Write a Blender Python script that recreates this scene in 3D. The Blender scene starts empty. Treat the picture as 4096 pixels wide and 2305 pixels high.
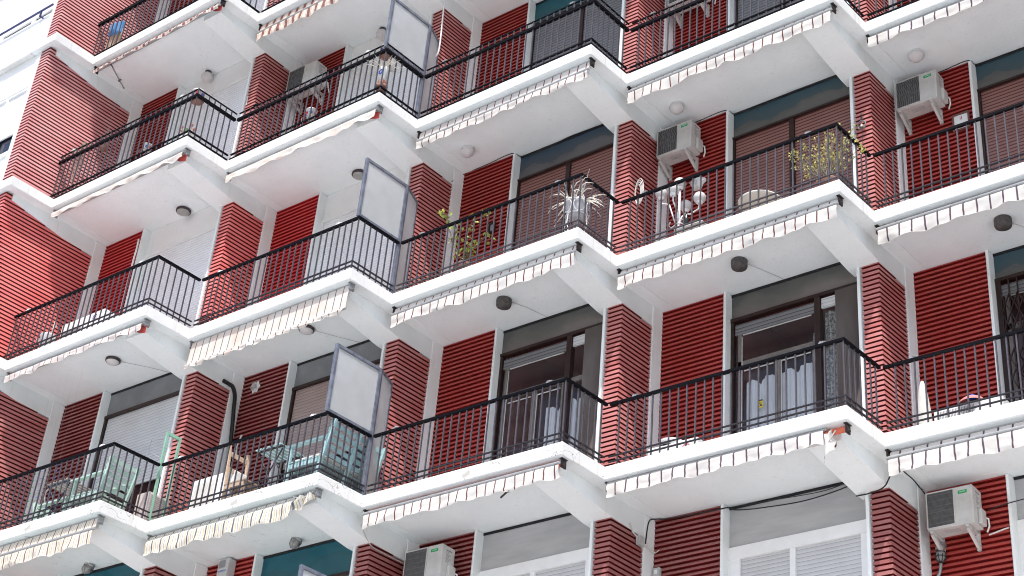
import bpy, math, random
from mathutils import Vector, Matrix
from mathutils import noise as mnoise
random.seed(7)
R = math.radians
sc = bpy.context.scene
COL = sc.collection
# ------------------------------------------------------------------ frame of the facade
ANG = 1.50205      # the returns of the saw-tooth are not quite square to the fronts
CA, SA = math.cos(ANG), math.sin(ANG)
RR = 0.7767        # length of a return
WB = [3.162, 3.137, 3.095, 3.153, 3.14, 3.14]   # bay widths
TS = 0.172         # slab edge
H = 3.0
Z0 = 10.1          # deck height of row 0 above the street
NX = [(-3.2156, -0.7748), (0.0, 0.0), (3.1901, 0.7748), (6.3390, 1.5496), (9.5457, 2.3245), (12.7392, 3.0993), (15.9326, 3.8741)]
NB = 6
def bp(i, s, d, z, k=0):
    return Vector((NX[i][0] + s + d * CA, NX[i][1] + d * SA, Z0 + k * H + z))
PITCH = H / 45.0

# ------------------------------------------------------------------ materials
MATS = {}
def nodes(name):
    m = bpy.data.materials.new(name); m.use_nodes = True
    nt = m.node_tree; b = nt.nodes['Principled BSDF']
    return m, nt, b
def mat(name, col, rough=.6, col2=None, scale=6., bump=0., bscale=40., metal=0., spec=.5, contrast=(.35, .7), trans=0., alpha=1., stretch=None):
    if name in MATS: return MATS[name]
    m, nt, b = nodes(name)
    b.inputs['Roughness'].default_value = rough
    b.inputs['Metallic'].default_value = metal
    b.inputs['Specular IOR Level'].default_value = spec
    b.inputs['Transmission Weight'].default_value = trans
    b.inputs['Alpha'].default_value = alpha
    L = nt.links
    tc = nt.nodes.new('ShaderNodeTexCoord')
    mp = nt.nodes.new('ShaderNodeMapping'); L.new(tc.outputs['Object'], mp.inputs['Vector'])
    if stretch: mp.inputs['Scale'].default_value = stretch
    n = nt.nodes.new('ShaderNodeTexNoise'); n.inputs['Scale'].default_value = scale; n.inputs['Detail'].default_value = 6
    n.inputs['Roughness'].default_value = .62
    L.new(mp.outputs['Vector'], n.inputs['Vector'])
    cr = nt.nodes.new('ShaderNodeValToRGB')
    cr.color_ramp.elements[0].position = contrast[0]; cr.color_ramp.elements[1].position = contrast[1]
    c2 = col2 if col2 else tuple(c * .86 for c in col)
    cr.color_ramp.elements[0].color = (*c2, 1); cr.color_ramp.elements[1].color = (*col, 1)
    L.new(n.outputs['Fac'], cr.inputs['Fac']); L.new(cr.outputs['Color'], b.inputs['Base Color'])
    if bump:
        n2 = nt.nodes.new('ShaderNodeTexNoise'); n2.inputs['Scale'].default_value = bscale; n2.inputs['Detail'].default_value = 4
        L.new(tc.outputs['Object'], n2.inputs['Vector'])
        bn = nt.nodes.new('ShaderNodeBump'); bn.inputs['Strength'].default_value = bump; bn.inputs['Distance'].default_value = .01
        L.new(n2.outputs['Fac'], bn.inputs['Height']); L.new(bn.outputs['Normal'], b.inputs['Normal'])
    MATS[name] = m
    return m

def plaster(name, base, dirt, worn=0.0, warm=(.50, .38, .26), streak=.5):
    """painted render: soft grey blotches, run-off streaks, fine grain; worn adds cracks and bare patches"""
    m, nt, b = nodes(name); L = nt.links; N = nt.nodes.new
    b.inputs['Roughness'].default_value = .75; b.inputs['Specular IOR Level'].default_value = .25
    tc = N('ShaderNodeTexCoord')
    n1 = N('ShaderNodeTexNoise'); n1.inputs['Scale'].default_value = 1.1; n1.inputs['Detail'].default_value = 7; L.new(tc.outputs['Object'], n1.inputs['Vector'])
    r1 = N('ShaderNodeValToRGB'); r1.color_ramp.elements[0].position = .3; r1.color_ramp.elements[1].position = .62
    r1.color_ramp.elements[0].color = (*dirt, 1); r1.color_ramp.elements[1].color = (*base, 1)
    L.new(n1.outputs['Fac'], r1.inputs['Fac'])
    mp = N('ShaderNodeMapping'); mp.inputs['Scale'].default_value = (9, 9, 1.2); L.new(tc.outputs['Object'], mp.inputs['Vector'])
    n2 = N('ShaderNodeTexNoise'); n2.inputs['Scale'].default_value = 2.0; n2.inputs['Detail'].default_value = 5; L.new(mp.outputs['Vector'], n2.inputs['Vector'])
    r2 = N('ShaderNodeValToRGB'); r2.color_ramp.elements[0].position = .60; r2.color_ramp.elements[1].position = .78
    r2.color_ramp.elements[0].color = (0, 0, 0, 1); r2.color_ramp.elements[1].color = (streak, streak, streak, 1)
    L.new(n2.outputs['Fac'], r2.inputs['Fac'])
    mx = N('ShaderNodeMix'); mx.data_type = 'RGBA'; L.new(r2.outputs['Color'], mx.inputs['Factor'])
    L.new(r1.outputs['Color'], mx.inputs[6]); mx.inputs[7].default_value = (*[base[j] * .55 + warm[j] * .35 for j in range(3)], 1)
    out = mx.outputs[2]
    if worn:
        v = N('ShaderNodeTexVoronoi'); v.feature = 'DISTANCE_TO_EDGE'; v.inputs['Scale'].default_value = 2.6
        nd = N('ShaderNodeTexNoise'); nd.inputs['Scale'].default_value = 5; L.new(tc.outputs['Object'], nd.inputs['Vector'])
        ad = N('ShaderNodeVectorMath'); ad.operation = 'ADD'; L.new(tc.outputs['Object'], ad.inputs[0])
        sb = N('ShaderNodeVectorMath'); sb.operation = 'SCALE'; sb.inputs['Scale'].default_value = .35; L.new(nd.outputs['Color'], sb.inputs[0])
        L.new(sb.outputs[0], ad.inputs[1]); L.new(ad.outputs[0], v.inputs['Vector'])
        lt = N('ShaderNodeMath'); lt.operation = 'LESS_THAN'; lt.inputs[1].default_value = .005 if worn > .6 else .003; L.new(v.outputs['Distance'], lt.inputs[0])
        n3 = N('ShaderNodeTexNoise'); n3.inputs['Scale'].default_value = 1.7; L.new(tc.outputs['Object'], n3.inputs['Vector'])
        gt = N('ShaderNodeMath'); gt.operation = 'GREATER_THAN'; gt.inputs[1].default_value = .56 if worn > .6 else .60; L.new(n3.outputs['Fac'], gt.inputs[0])
        mu = N('ShaderNodeMath'); mu.operation = 'MULTIPLY'; L.new(lt.outputs[0], mu.inputs[0]); L.new(gt.outputs[0], mu.inputs[1])
        mu2 = N('ShaderNodeMath'); mu2.operation = 'MULTIPLY'; mu2.inputs[1].default_value = worn; L.new(mu.outputs[0], mu2.inputs[0])
        m2 = N('ShaderNodeMix'); m2.data_type = 'RGBA'; L.new(mu2.outputs[0], m2.inputs['Factor']); L.new(out, m2.inputs[6]); m2.inputs[7].default_value = (.12, .09, .08, 1)
        n4 = N('ShaderNodeTexNoise'); n4.inputs['Scale'].default_value = 3.3; n4.inputs['Detail'].default_value = 9; L.new(tc.outputs['Object'], n4.inputs['Vector'])
        g4 = N('ShaderNodeMath'); g4.operation = 'GREATER_THAN'; g4.inputs[1].default_value = .685; L.new(n4.outputs['Fac'], g4.inputs[0])
        m3 = N('ShaderNodeMix'); m3.data_type = 'RGBA'; mu3 = N('ShaderNodeMath'); mu3.operation = 'MULTIPLY'; mu3.inputs[1].default_value = worn * .8; L.new(g4.outputs[0], mu3.inputs[0])
        L.new(mu3.outputs[0], m3.inputs['Factor']); L.new(m2.outputs[2], m3.inputs[6]); m3.inputs[7].default_value = (.36, .32, .28, 1)
        out = m3.outputs[2]
    L.new(out, b.inputs['Base Color'])
    n5 = N('ShaderNodeTexNoise'); n5.inputs['Scale'].default_value = 25; n5.inputs['Detail'].default_value = 5; L.new(tc.outputs['Object'], n5.inputs['Vector'])
    bn = N('ShaderNodeBump'); bn.inputs['Strength'].default_value = .35; bn.inputs['Distance'].default_value = .012
    L.new(n5.outputs['Fac'], bn.inputs['Height']); L.new(bn.outputs['Normal'], b.inputs['Normal'])
    MATS[name] = m
    return m

M_FASCIA = plaster('white_fascia_paint', (.76, .76, .745), (.62, .605, .58), streak=.8)
M_WORN = plaster('cracked_fascia_paint', (.74, .74, .725), (.56, .54, .51), worn=.9, streak=.9)
M_SOFFIT = plaster('white_soffit_paint', (.83, .86, .855), (.75, .785, .78))
M_SOFFITW = plaster('peeling_soffit_paint', (.80, .86, .845), (.69, .75, .735), worn=.5)
M_BEAM = plaster('white_beam_paint', (.83, .86, .85), (.73, .76, .75))
M_COLUMN = plaster('white_column_paint', (.85, .87, .86), (.74, .765, .755))
M_WHITEWALL = plaster('white_wall_paint', (.90, .90, .89), (.82, .82, .80))
M_FLOOR = mat('balcony_floor_tiles', (.36, .30, .26), .6)
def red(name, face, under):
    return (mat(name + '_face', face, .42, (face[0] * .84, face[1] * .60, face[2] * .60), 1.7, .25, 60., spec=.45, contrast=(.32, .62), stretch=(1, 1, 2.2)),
            mat(name + '_underside_painted_shade', under, .6, tuple(c * .6 for c in under), 5.))  # shade beneath each board put into a darker red for the undersides
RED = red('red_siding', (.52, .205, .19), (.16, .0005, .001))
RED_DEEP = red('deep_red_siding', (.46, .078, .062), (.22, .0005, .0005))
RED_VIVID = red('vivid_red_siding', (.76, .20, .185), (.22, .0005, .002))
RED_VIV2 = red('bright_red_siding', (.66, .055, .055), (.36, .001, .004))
RED_SUN = red('sunlit_red_siding', (.66, .32, .31), (.17, .0005, .003))  # paler copy for the end wall, sunlight mixed into the face colour
M_RAIL = mat('black_rail_paint', (.002, .002, .0035), .55, (.004, .004, .006), 14, .2, 90., spec=.08)
M_BALU = mat('grey_baluster_paint', (.085, .085, .108), .5, (.045, .034, .035), 12, .2, 90.)
M_STEEL = mat('galvanised_steel', (.42, .42, .42), .4, (.3, .3, .3), 20, metal=.5)
M_DARKMETAL = mat('dark_metal', (.05, .035, .032), .55, (.02, .016, .016), 30)
M_ALU = mat('awning_bar_aluminium', (.45, .46, .47), .42, (.34, .34, .34), 20, metal=.25)
M_FRAMEBLUE = mat('blue_grey_frame_paint', (.06, .068, .10), .5, (.19, .205, .25), 9, .2, 60., contrast=(.30, .75))
M_BROWN = mat('brown_window_frame', (.022, .009, .008), .4, (.035, .018, .015), 12, spec=.3)
M_SHADOWGAP = mat('painted_shadow_gap', (.008, .008, .009), .8)  # near-black paint for the shadow line under the soffit
M_ROOM = mat('dim_room_wall', (.34, .10, .11), .9)
M_CURTAIN = mat('white_curtain_cloth', (.95, .95, .96), .9, (.87, .87, .90), 4, .3, 20)
M_LACE = mat('lace_curtain_cloth', (.62, .60, .55), .9, (.16, .15, .14), 38, .4, 60, contrast=(.42, .58))
M_BLIND = mat('accordion_blind_slats', (.21, .185, .17), .6, (.13, .10, .095), 3, stretch=(1, 1, .3))
M_PANELGREY = mat('grey_transom_panel', (.22, .23, .235), .55, (.165, .17, .18), 2.5, .15, 80.)
M_PANELPALE = mat('pale_grey_transom_panel', (.46, .46, .455), .6, (.36, .36, .36), 2.5, .2, 60., stretch=(.5, 1, 3))
M_CERAMIC = mat('white_ceramic', (.82, .82, .80), .3, (.7, .69, .66), 8)
M_MINT = mat('mint_green_paint', (.50, .66, .58), .5, (.42, .57, .50), 7, .2, 50.)
M_GREENFRAME = mat('pale_green_paint', (.28, .50, .38), .5, (.22, .40, .30), 7)
M_LIGHTBLUE = mat('light_blue_paint', (.46, .66, .68), .5, (.30, .46, .47), 5, .2, 50.)
M_PINE = mat('bare_pine_wood', (.62, .47, .34), .6, (.46, .33, .23), 9, .2, 30, stretch=(1, 1, 6))
M_CABLE = mat('black_cable', (.012, .012, .012), .6)
M_CABLEW = mat('white_cable', (.70, .68, .64), .6)
M_ACBODY = mat('air_conditioner_enamel', (.64, .63, .61), .45, (.50, .49, .47), 5, .05)
M_ACGRILLE = mat('dark_fan_opening', (.075, .073, .072), .6)
M_ACSLAT = mat('grille_wire', (.22, .22, .22), .5)
M_GREEN = mat('green_label', (.01, .40, .12), .5)
M_WHITE = mat('white_plastic', (.84, .84, .83), .4, (.78, .78, .77), 6)
M_INK = mat('grey_ink', (.25, .25, .26), .7)
M_TERRA = mat('terracotta', (.34, .17, .13), .8, (.24, .12, .09), 8, .3)
M_REDP = mat('red_paint', (.62, .03, .05), .5)
M_BLUEP = mat('blue_paint', (.03, .10, .50), .5)
M_LEAFY = mat('yellow_green_leaves', (.80, .72, .26), .6, (.48, .46, .12), 18)
M_LEAFG = mat('green_leaves', (.14, .26, .05), .6, (.40, .42, .10), 14)
M_TWIG = mat('dry_twigs', (.16, .12, .09), .8)
M_DRY = mat('dried_stems', (.82, .77, .69), .8, (.60, .55, .48), 14)
M_GREYLAMP = mat('weathered_grey_lamp', (.11, .10, .095), .7, (.05, .045, .04), 30, .6, 70)
M_LAMPGLASS = mat('opal_lamp_glass', (.66, .63, .62), .25, (.58, .55, .54), 5)
M_LAMPRIM = mat('dark_lamp_rim', (.05, .03, .03), .5)
M_CAGEGLASS = mat('dusty_lamp_glass', (.35, .34, .32), .3)
M_ORANGE = mat('orange_tube', (.75, .16, .08), .5)
M_CLOTH = mat('grey_canvas', (.62, .62, .58), .9, (.50, .50, .47), 6, .3, 30)

def shutter_mat(name, base, dark, pitch=.05, gap=.16, rough=.5, dots=False):
    """roller shutter: horizontal slats with thin dark joints, real slat curvature through bump"""
    m, nt, b = nodes(name); L = nt.links; N = nt.nodes.new
    b.inputs['Roughness'].default_value = rough
    tc = N('ShaderNodeTexCoord'); sp = N('ShaderNodeSeparateXYZ'); L.new(tc.outputs['Object'], sp.inputs[0])
    dv = N('ShaderNodeMath'); dv.operation = 'DIVIDE'; dv.inputs[1].default_value = pitch; L.new(sp.outputs['Z'], dv.inputs[0])
    fr = N('ShaderNodeMath'); fr.operation = 'FRACT'; L.new(dv.outputs[0], fr.inputs[0])
    cr = N('ShaderNodeValToRGB'); e = cr.color_ramp.elements
    e[0].position = 0; e[0].color = (*dark, 1); e[1].position = gap; e[1].color = (*base, 1)
    x = e.new(gap * .55); x.color = (*dark, 1); y = e.new(.95); y.color = (*[c * .92 for c in base], 1)
    L.new(fr.outputs[0], cr.inputs['Fac'])
    n = N('ShaderNodeTexNoise'); n.inputs['Scale'].default_value = 2.2; n.inputs['Detail'].default_value = 6; L.new(tc.outputs['Object'], n.inputs['Vector'])
    rr = N('ShaderNodeMapRange'); rr.inputs[1].default_value = .3; rr.inputs[2].default_value = .7; rr.inputs[3].default_value = .90; rr.inputs[4].default_value = 1.02
    L.new(n.outputs['Fac'], rr.inputs[0])
    mx = N('ShaderNodeVectorMath'); mx.operation = 'SCALE'; L.new(cr.outputs['Color'], mx.inputs[0]); L.new(rr.outputs[0], mx.inputs['Scale'])
    L.new(mx.outputs[0], b.inputs['Base Color'])
    pg = N('ShaderNodeMath'); pg.operation = 'PINGPONG'; pg.inputs[1].default_value = .5; L.new(fr.outputs[0], pg.inputs[0])
    bn = N('ShaderNodeBump'); bn.inputs['Strength'].default_value = .8; bn.inputs['Distance'].default_value = .012
    L.new(pg.outputs[0], bn.inputs['Height']); L.new(bn.outputs['Normal'], b.inputs['Normal'])
    MATS[name] = m
    return m
S_WHITE = shutter_mat('white_roller_shutter', (.92, .92, .93), (.66, .67, .70), .048, .2)
S_GREY = shutter_mat('light_grey_roller_shutter', (.66, .67, .68), (.34, .33, .34), .05, .16)
S_PINK = shutter_mat('beige_roller_shutter', (.42, .33, .31), (.22, .11, .10), .05, .16)
S_BROWN = shutter_mat('brown_red_roller_shutter', (.29, .135, .115), (.055, .003, .003), .052, .38)
S_DARKGREY = shutter_mat('dark_grey_roller_shutter', (.20, .20, .21), (.06, .06, .065), .052, .3)
S_EWHITE = shutter_mat('pale_grey_roller_shutter', (.60, .60, .605), (.33, .33, .34), .05, .2)

def teal_panel(name, a, bcol, c3):
    """faded screen panel above the windows: blue-green weathering into grey with wavy tide lines"""
    m, nt, b = nodes(name); L = nt.links; N = nt.nodes.new
    b.inputs['Roughness'].default_value = .35; b.inputs['Specular IOR Level'].default_value = .35
    tc = N('ShaderNodeTexCoord')
    mp = N('ShaderNodeMapping'); mp.inputs['Scale'].default_value = (1.0, 1, 1.6); L.new(tc.outputs['Object'], mp.inputs['Vector'])
    n = N('ShaderNodeTexNoise'); n.inputs['Scale'].default_value = 1.3; n.inputs['Detail'].default_value = 9; n.inputs['Roughness'].default_value = .62
    L.new(mp.outputs['Vector'], n.inputs['Vector'])
    sp = N('ShaderNodeSeparateXYZ'); L.new(tc.outputs['Object'], sp.inputs[0])
    mr = N('ShaderNodeMapRange'); mr.inputs[1].default_value = 2.36; mr.inputs[2].default_value = 2.80; mr.inputs[3].default_value = .42; mr.inputs[4].default_value = -.30; L.new(sp.outputs['Z'], mr.inputs[0])
    ad = N('ShaderNodeMath'); ad.operation = 'ADD'; L.new(n.outputs['Fac'], ad.inputs[0]); L.new(mr.outputs[0], ad.inputs[1])
    cr = N('ShaderNodeValToRGB'); e = cr.color_ramp.elements
    e[0].position = .30; e[0].color = (*a, 1); e[1].position = .68; e[1].color = (*c3, 1)
    x = e.new(.53); x.color = (*bcol, 1); x = e.new(.56); x.color = (*[c * .8 for c in c3], 1)
    L.new(ad.outputs[0], cr.inputs['Fac']); L.new(cr.outputs['Color'], b.inputs['Base Color'])
    n2 = N('ShaderNodeTexNoise'); n2.inputs['Scale'].default_value = 140; L.new(tc.outputs['Object'], n2.inputs['Vector'])
    bn = N('ShaderNodeBump'); bn.inputs['Strength'].default_value = .3; bn.inputs['Distance'].default_value = .004
    L.new(n2.outputs['Fac'], bn.inputs['Height']); L.new(bn.outputs['Normal'], b.inputs['Normal'])
    MATS[name] = m
    return m
P_TEAL = teal_panel('faded_teal_panel', (.035, .072, .092), (.046, .076, .086), (.115, .115, .11))
P_TEAL2 = teal_panel('bright_teal_panel', (.006, .085, .115), (.008, .10, .13), (.02, .10, .125))
P_DARK = teal_panel('dark_glazed_transom', (.08, .082, .075), (.125, .12, .105), (.17, .15, .135))
P_SLATE = teal_panel('slate_blue_panel', (.03, .055, .085), (.05, .062, .078), (.11, .11, .115))

def glass_mat(name, tint, rough, alpha_like):
    m, nt, b = nodes(name); L = nt.links; N = nt.nodes.new
    b.inputs['Base Color'].default_value = (*tint, 1); b.inputs['Roughness'].default_value = rough
    b.inputs['Specular IOR Level'].default_value = 1.0; b.inputs['IOR'].default_value = 1.7
    tr = N('ShaderNodeBsdfTransparent'); tr.inputs['Color'].default_value = (.9, .93, .95, 1)
    mx = N('ShaderNodeMixShader'); mx.inputs['Fac'].default_value = alpha_like
    out = nt.nodes['Material Output']
    L.new(tr.outputs[0], mx.inputs[1]); L.new(b.outputs[0], mx.inputs[2]); L.new(mx.outputs[0], out.inputs['Surface'])
    MATS[name] = m
    return m
G_WINDOW = glass_mat('window_glass', (.05, .045, .045), .06, .26)
def wired_glass():
    m, nt, b = nodes('wired_obscure_glass'); L = nt.links; N = nt.nodes.new
    b.inputs['Roughness'].default_value = .35
    tc = N('ShaderNodeTexCoord'); n = N('ShaderNodeTexNoise'); n.inputs['Scale'].default_value = 2.0; n.inputs['Detail'].default_value = 4
    L.new(tc.outputs['Object'], n.inputs['Vector'])
    cr = N('ShaderNodeValToRGB'); cr.color_ramp.elements[0].color = (.62, .63, .63, 1); cr.color_ramp.elements[1].color = (.76, .77, .77, 1)
    cr.color_ramp.elements[0].position = .3; cr.color_ramp.elements[1].position = .7
    L.new(n.outputs['Fac'], cr.inputs['Fac']); L.new(cr.outputs['Color'], b.inputs['Base Color'])
    tl = N('ShaderNodeBsdfTranslucent'); L.new(cr.outputs['Color'], tl.inputs['Color'])
    tr = N('ShaderNodeBsdfTransparent'); tr.inputs['Color'].default_value = (.85, .88, .9, 1)
    m1 = N('ShaderNodeMixShader'); m1.inputs['Fac'].default_value = .45
    m2 = N('ShaderNodeMixShader'); m2.inputs['Fac'].default_value = .82
    L.new(b.outputs[0], m1.inputs[1]); L.new(tl.outputs[0], m1.inputs[2])
    L.new(tr.outputs[0], m2.inputs[1]); L.new(m1.outputs[0], m2.inputs[2])
    vo = N('ShaderNodeTexVoronoi'); vo.inputs['Scale'].default_value = 55; L.new(tc.outputs['Object'], vo.inputs['Vector'])
    bn = N('ShaderNodeBump'); bn.inputs['Strength'].default_value = .4; bn.inputs['Distance'].default_value = .004
    L.new(vo.outputs['Distance'], bn.inputs['Height']); L.new(bn.outputs['Normal'], b.inputs['Normal'])
    L.new(m2.outputs[0], nt.nodes['Material Output'].inputs['Surface'])
    return m
G_SCREEN = wired_glass()

def awning_mat(name, stops, period, fade=(.86, .78, .72), amt=.35, through=.28):
    """striped canvas: stops = list of (position, colour) inside one period along the front"""
    m, nt, b = nodes(name); L = nt.links; N = nt.nodes.new
    b.inputs['Roughness'].default_value = .9; b.inputs['Specular IOR Level'].default_value = .1
    tc = N('ShaderNodeTexCoord'); sp = N('ShaderNodeSeparateXYZ'); L.new(tc.outputs['Object'], sp.inputs[0])
    ad = N('ShaderNodeMath'); ad.operation = 'ADD'; ad.inputs[1].default_value = 10 * period + .03; L.new(sp.outputs['X'], ad.inputs[0])
    dv = N('ShaderNodeMath'); dv.operation = 'DIVIDE'; dv.inputs[1].default_value = period; L.new(ad.outputs[0], dv.inputs[0])
    fr = N('ShaderNodeMath'); fr.operation = 'FRACT'; L.new(dv.outputs[0], fr.inputs[0])
    cr = N('ShaderNodeValToRGB'); cr.color_ramp.interpolation = 'CONSTANT'; e = cr.color_ramp.elements
    e[0].position = stops[0][0]; e[0].color = (*stops[0][1], 1)
    e[1].position = stops[1][0]; e[1].color = (*stops[1][1], 1)
    for p, c in stops[2:]:
        x = e.new(p); x.color = (*c, 1)
    L.new(fr.outputs[0], cr.inputs['Fac'])
    n = N('ShaderNodeTexNoise'); n.inputs['Scale'].default_value = 3.5; n.inputs['Detail'].default_value = 5; L.new(tc.outputs['Object'], n.inputs['Vector'])
    mr = N('ShaderNodeMapRange'); mr.inputs[1].default_value = .45; mr.inputs[2].default_value = .75; mr.inputs[3].default_value = 0; mr.inputs[4].default_value = amt
    L.new(n.outputs['Fac'], mr.inputs[0])
    mx = N('ShaderNodeMix'); mx.data_type = 'RGBA'; mx.blend_type = 'MULTIPLY'; L.new(mr.outputs[0], mx.inputs['Factor']); L.new(cr.outputs['Color'], mx.inputs[6]); mx.inputs[7].default_value = (*fade, 1)
    L.new(mx.outputs[2], b.inputs['Base Color'])
    tl = N('ShaderNodeBsdfTranslucent'); L.new(mx.outputs[2], tl.inputs['Color'])
    ms = N('ShaderNodeMixShader'); ms.inputs['Fac'].default_value = through
    L.new(b.outputs[0], ms.inputs[1]); L.new(tl.outputs[0], ms.inputs[2])
    L.new(ms.outputs[0], nt.nodes['Material Output'].inputs['Surface'])
    MATS[name] = m
    return m
WH = (.76, .73, .69); DK = (.17, .065, .06)
A_STRIPE = awning_mat('white_canvas_dark_stripes', [(0, DK), (.12, WH)], .143)
A_WIDE = awning_mat('white_canvas_wide_dark_stripes', [(0, (.13, .09, .12)), (.13, WH)], .160)
A_PLAIN = awning_mat('faded_cream_canvas', [(0, (.84, .77, .70)), (.5, (.86, .80, .74))], .3, (.9, .6, .48), .6)
A_THINRED = awning_mat('white_canvas_thin_red_stripes', [(0, (.32, .10, .13)), (.10, (.78, .74, .70))], .143, (.9, .6, .5), .4)
A_PEACH = awning_mat('peach_canvas_thin_stripes', [(0, (.16, .11, .10)), (.10, (.76, .73, .69)), (.16, (.80, .74, .68)), (.88, (.76, .73, .69))], .143, (.92, .62, .5), .55)
A_BROWN = awning_mat('cream_canvas_brown_blocks', [(0, (.30, .15, .13)), (.36, (.85, .76, .66)), (.46, (.62, .44, .38)), (.52, (.85, .76, .66)), (.86, (.62, .44, .38)), (.92, (.85, .76, .66))], .17, (.9, .7, .6), .4)
A_REDB = awning_mat('cream_canvas_red_brown_blocks', [(0, (.36, .11, .11)), (.34, (.86, .76, .68)), (.66, (.66, .38, .34)), (.72, (.86, .76, .68))], .165, (.9, .6, .5), .4)
A_MULTI = awning_mat('cream_canvas_grey_yellow_stripes', [(0, (.16, .16, .18)), (.14, (.80, .76, .68)), (.3, (.70, .52, .25)), (.36, (.82, .78, .70)), (.5, (.42, .40, .42)), (.56, (.82, .78, .70)), (.78, (.70, .52, .25)), (.84, (.82, .78, .70))], .172, (.85, .75, .6), .4)
A_MULTIR = awning_mat('cream_canvas_maroon_yellow_stripes', [(0, (.24, .13, .13)), (.13, (.80, .76, .68)), (.3, (.72, .58, .34)), (.38, (.82, .78, .70)), (.52, (.44, .34, .34)), (.58, (.82, .78, .70)), (.78, (.72, .58, .34)), (.85, (.82, .78, .70))], .160, (.85, .75, .6), .4)

# ------------------------------------------------------------------ mesh builder
class MB:
    def __init__(s, skew=False, xf=None):
        s.v = []; s.f = []; s.mi = []; s.sm = []; s.skew = skew; s.xf = xf
    def P(s, p):
        if s.xf is not None: p = s.xf @ Vector(p)
        if s.skew: return (p[0] + p[1] * CA, p[1] * SA, p[2])
        return tuple(p)
    def add(s, vs, fs, mi=0, smooth=False):
        n = len(s.v); s.v += [s.P(p) for p in vs]
        for f in fs:
            s.f.append(tuple(n + a for a in f)); s.mi.append(mi); s.sm.append(smooth)
    def box(s, a, b, mi=0):
        (x0, y0, z0), (x1, y1, z1) = a, b
        s.add([(x0, y0, z0), (x1, y0, z0), (x1, y1, z0), (x0, y1, z0), (x0, y0, z1), (x1, y0, z1), (x1, y1, z1), (x0, y1, z1)],
              [(0, 3, 2, 1), (4, 5, 6, 7), (0, 1, 5, 4), (1, 2, 6, 5), (2, 3, 7, 6), (3, 0, 4, 7)], mi)
        return s
    def cbox(s, c, sz, mi=0):
        return s.box([c[j] - sz[j] / 2 for j in range(3)], [c[j] + sz[j] / 2 for j in range(3)], mi)
    def beam(s, p, q, w, h, mi=0, up=(0, 0, 1)):
        """rectangular bar from p to q: w sideways, h along up"""
        p, q = Vector(p), Vector(q); d = (q - p).normalized(); u = Vector(up)
        if abs(d.dot(u)) > .98: u = Vector((0, 1, 0))
        r = d.cross(u).normalized() * (w / 2); u = r.cross(d).normalized() * (h / 2)
        vs = [p - r - u, p + r - u, p + r + u, p - r + u, q - r - u, q + r - u, q + r + u, q - r + u]
        s.add(vs, [(0, 1, 2, 3), (7, 6, 5, 4), (0, 4, 5, 1), (1, 5, 6, 2), (2, 6, 7, 3), (3, 7, 4, 0)], mi)
        return s
    def tube(s, pts, r, n=8, mi=0, caps=True):
        pts = [Vector(p) for p in pts]; rings = []
        rs = r if isinstance(r, (list, tuple)) else [r] * len(pts)
        prev = None
        for j, p in enumerate(pts):
            d = (pts[min(j + 1, len(pts) - 1)] - pts[max(j - 1, 0)]).normalized()
            if prev is None:
                u = Vector((0, 0, 1)) if abs(d.z) < .9 else Vector((1, 0, 0))
                a = d.cross(u).normalized()
            else:
                a = (prev - d * prev.dot(d)).normalized()
            prev = a; b = d.cross(a)
            rings.append([p + (a * math.cos(t * 2 * math.pi / n) + b * math.sin(t * 2 * math.pi / n)) * rs[j] for t in range(n)])
        vs = [x for rg in rings for x in rg]; fs = []
        for j in range(len(pts) - 1):
            for t in range(n):
                fs.append((j * n + t, j * n + (t + 1) % n, (j + 1) * n + (t + 1) % n, (j + 1) * n + t))
        s.add(vs, fs, mi, True)
        if caps:
            s.add(rings[0], [tuple(range(n))[::-1]], mi); s.add(rings[-1], [tuple(range(n))], mi)
        return s
    def lathe(s, prof, c=(0, 0, 0), n=20, mi=0, smooth=True, axis='z'):
        vs = []; fs = []
        for (r, h) in prof:
            for t in range(n):
                a = t * 2 * math.pi / n; x, y = r * math.cos(a), r * math.sin(a)
                vs.append((c[0] + x, c[1] + y, c[2] + h) if axis == 'z' else (c[0] + x, c[1] + h, c[2] + y))
        for j in range(len(prof) - 1):
            for t in range(n):
                fs.append((j * n + t, j * n + (t + 1) % n, (j + 1) * n + (t + 1) % n, (j + 1) * n + t))
        s.add(vs, fs, mi, smooth); return s
    def sphere(s, c, r, mi=0, n=16, sq=1.):
        pr = [(max(1e-4, r * math.sin(math.pi * j / 10)), -r * sq * math.cos(math.pi * j / 10)) for j in range(11)]
        return s.lathe(pr, c, n, mi)
    def prism(s, poly, z0, z1, mi=0):
        n = len(poly)
        s.add([(p[0], p[1], z0) for p in poly] + [(p[0], p[1], z1) for p in poly],
              [tuple(range(n))[::-1], tuple(range(n, 2 * n))] + [(j, (j + 1) % n, n + (j + 1) % n, n + j) for j in range(n)], mi)
        return s
    def build(s, name, mats, parent=None, loc=None, bevel=0.):
        me = bpy.data.meshes.new(name); me.from_pydata(s.v, [], s.f)
        for m in (mats if isinstance(mats, (list, tuple)) else [mats]): me.materials.append(m)
        me.polygons.foreach_set('material_index', s.mi); me.polygons.foreach_set('use_smooth', s.sm); me.update()
        o = bpy.data.objects.new(name, me); COL.objects.link(o)
        if parent is not None: o.parent = parent
        if loc is not None: o.location = loc
        if bevel:
            b = o.modifiers.new('edge_rounding', 'BEVEL'); b.width = bevel; b.segments = 2; b.limit_method = 'ANGLE'; b.angle_limit = R(40)
        return o
def tag(o, label=None, cat=None, group=None, kind=None):
    if label: o['label'] = label
    if cat: o['category'] = cat
    if group: o['group'] = group
    if kind: o['kind'] = kind
    return o
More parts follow.
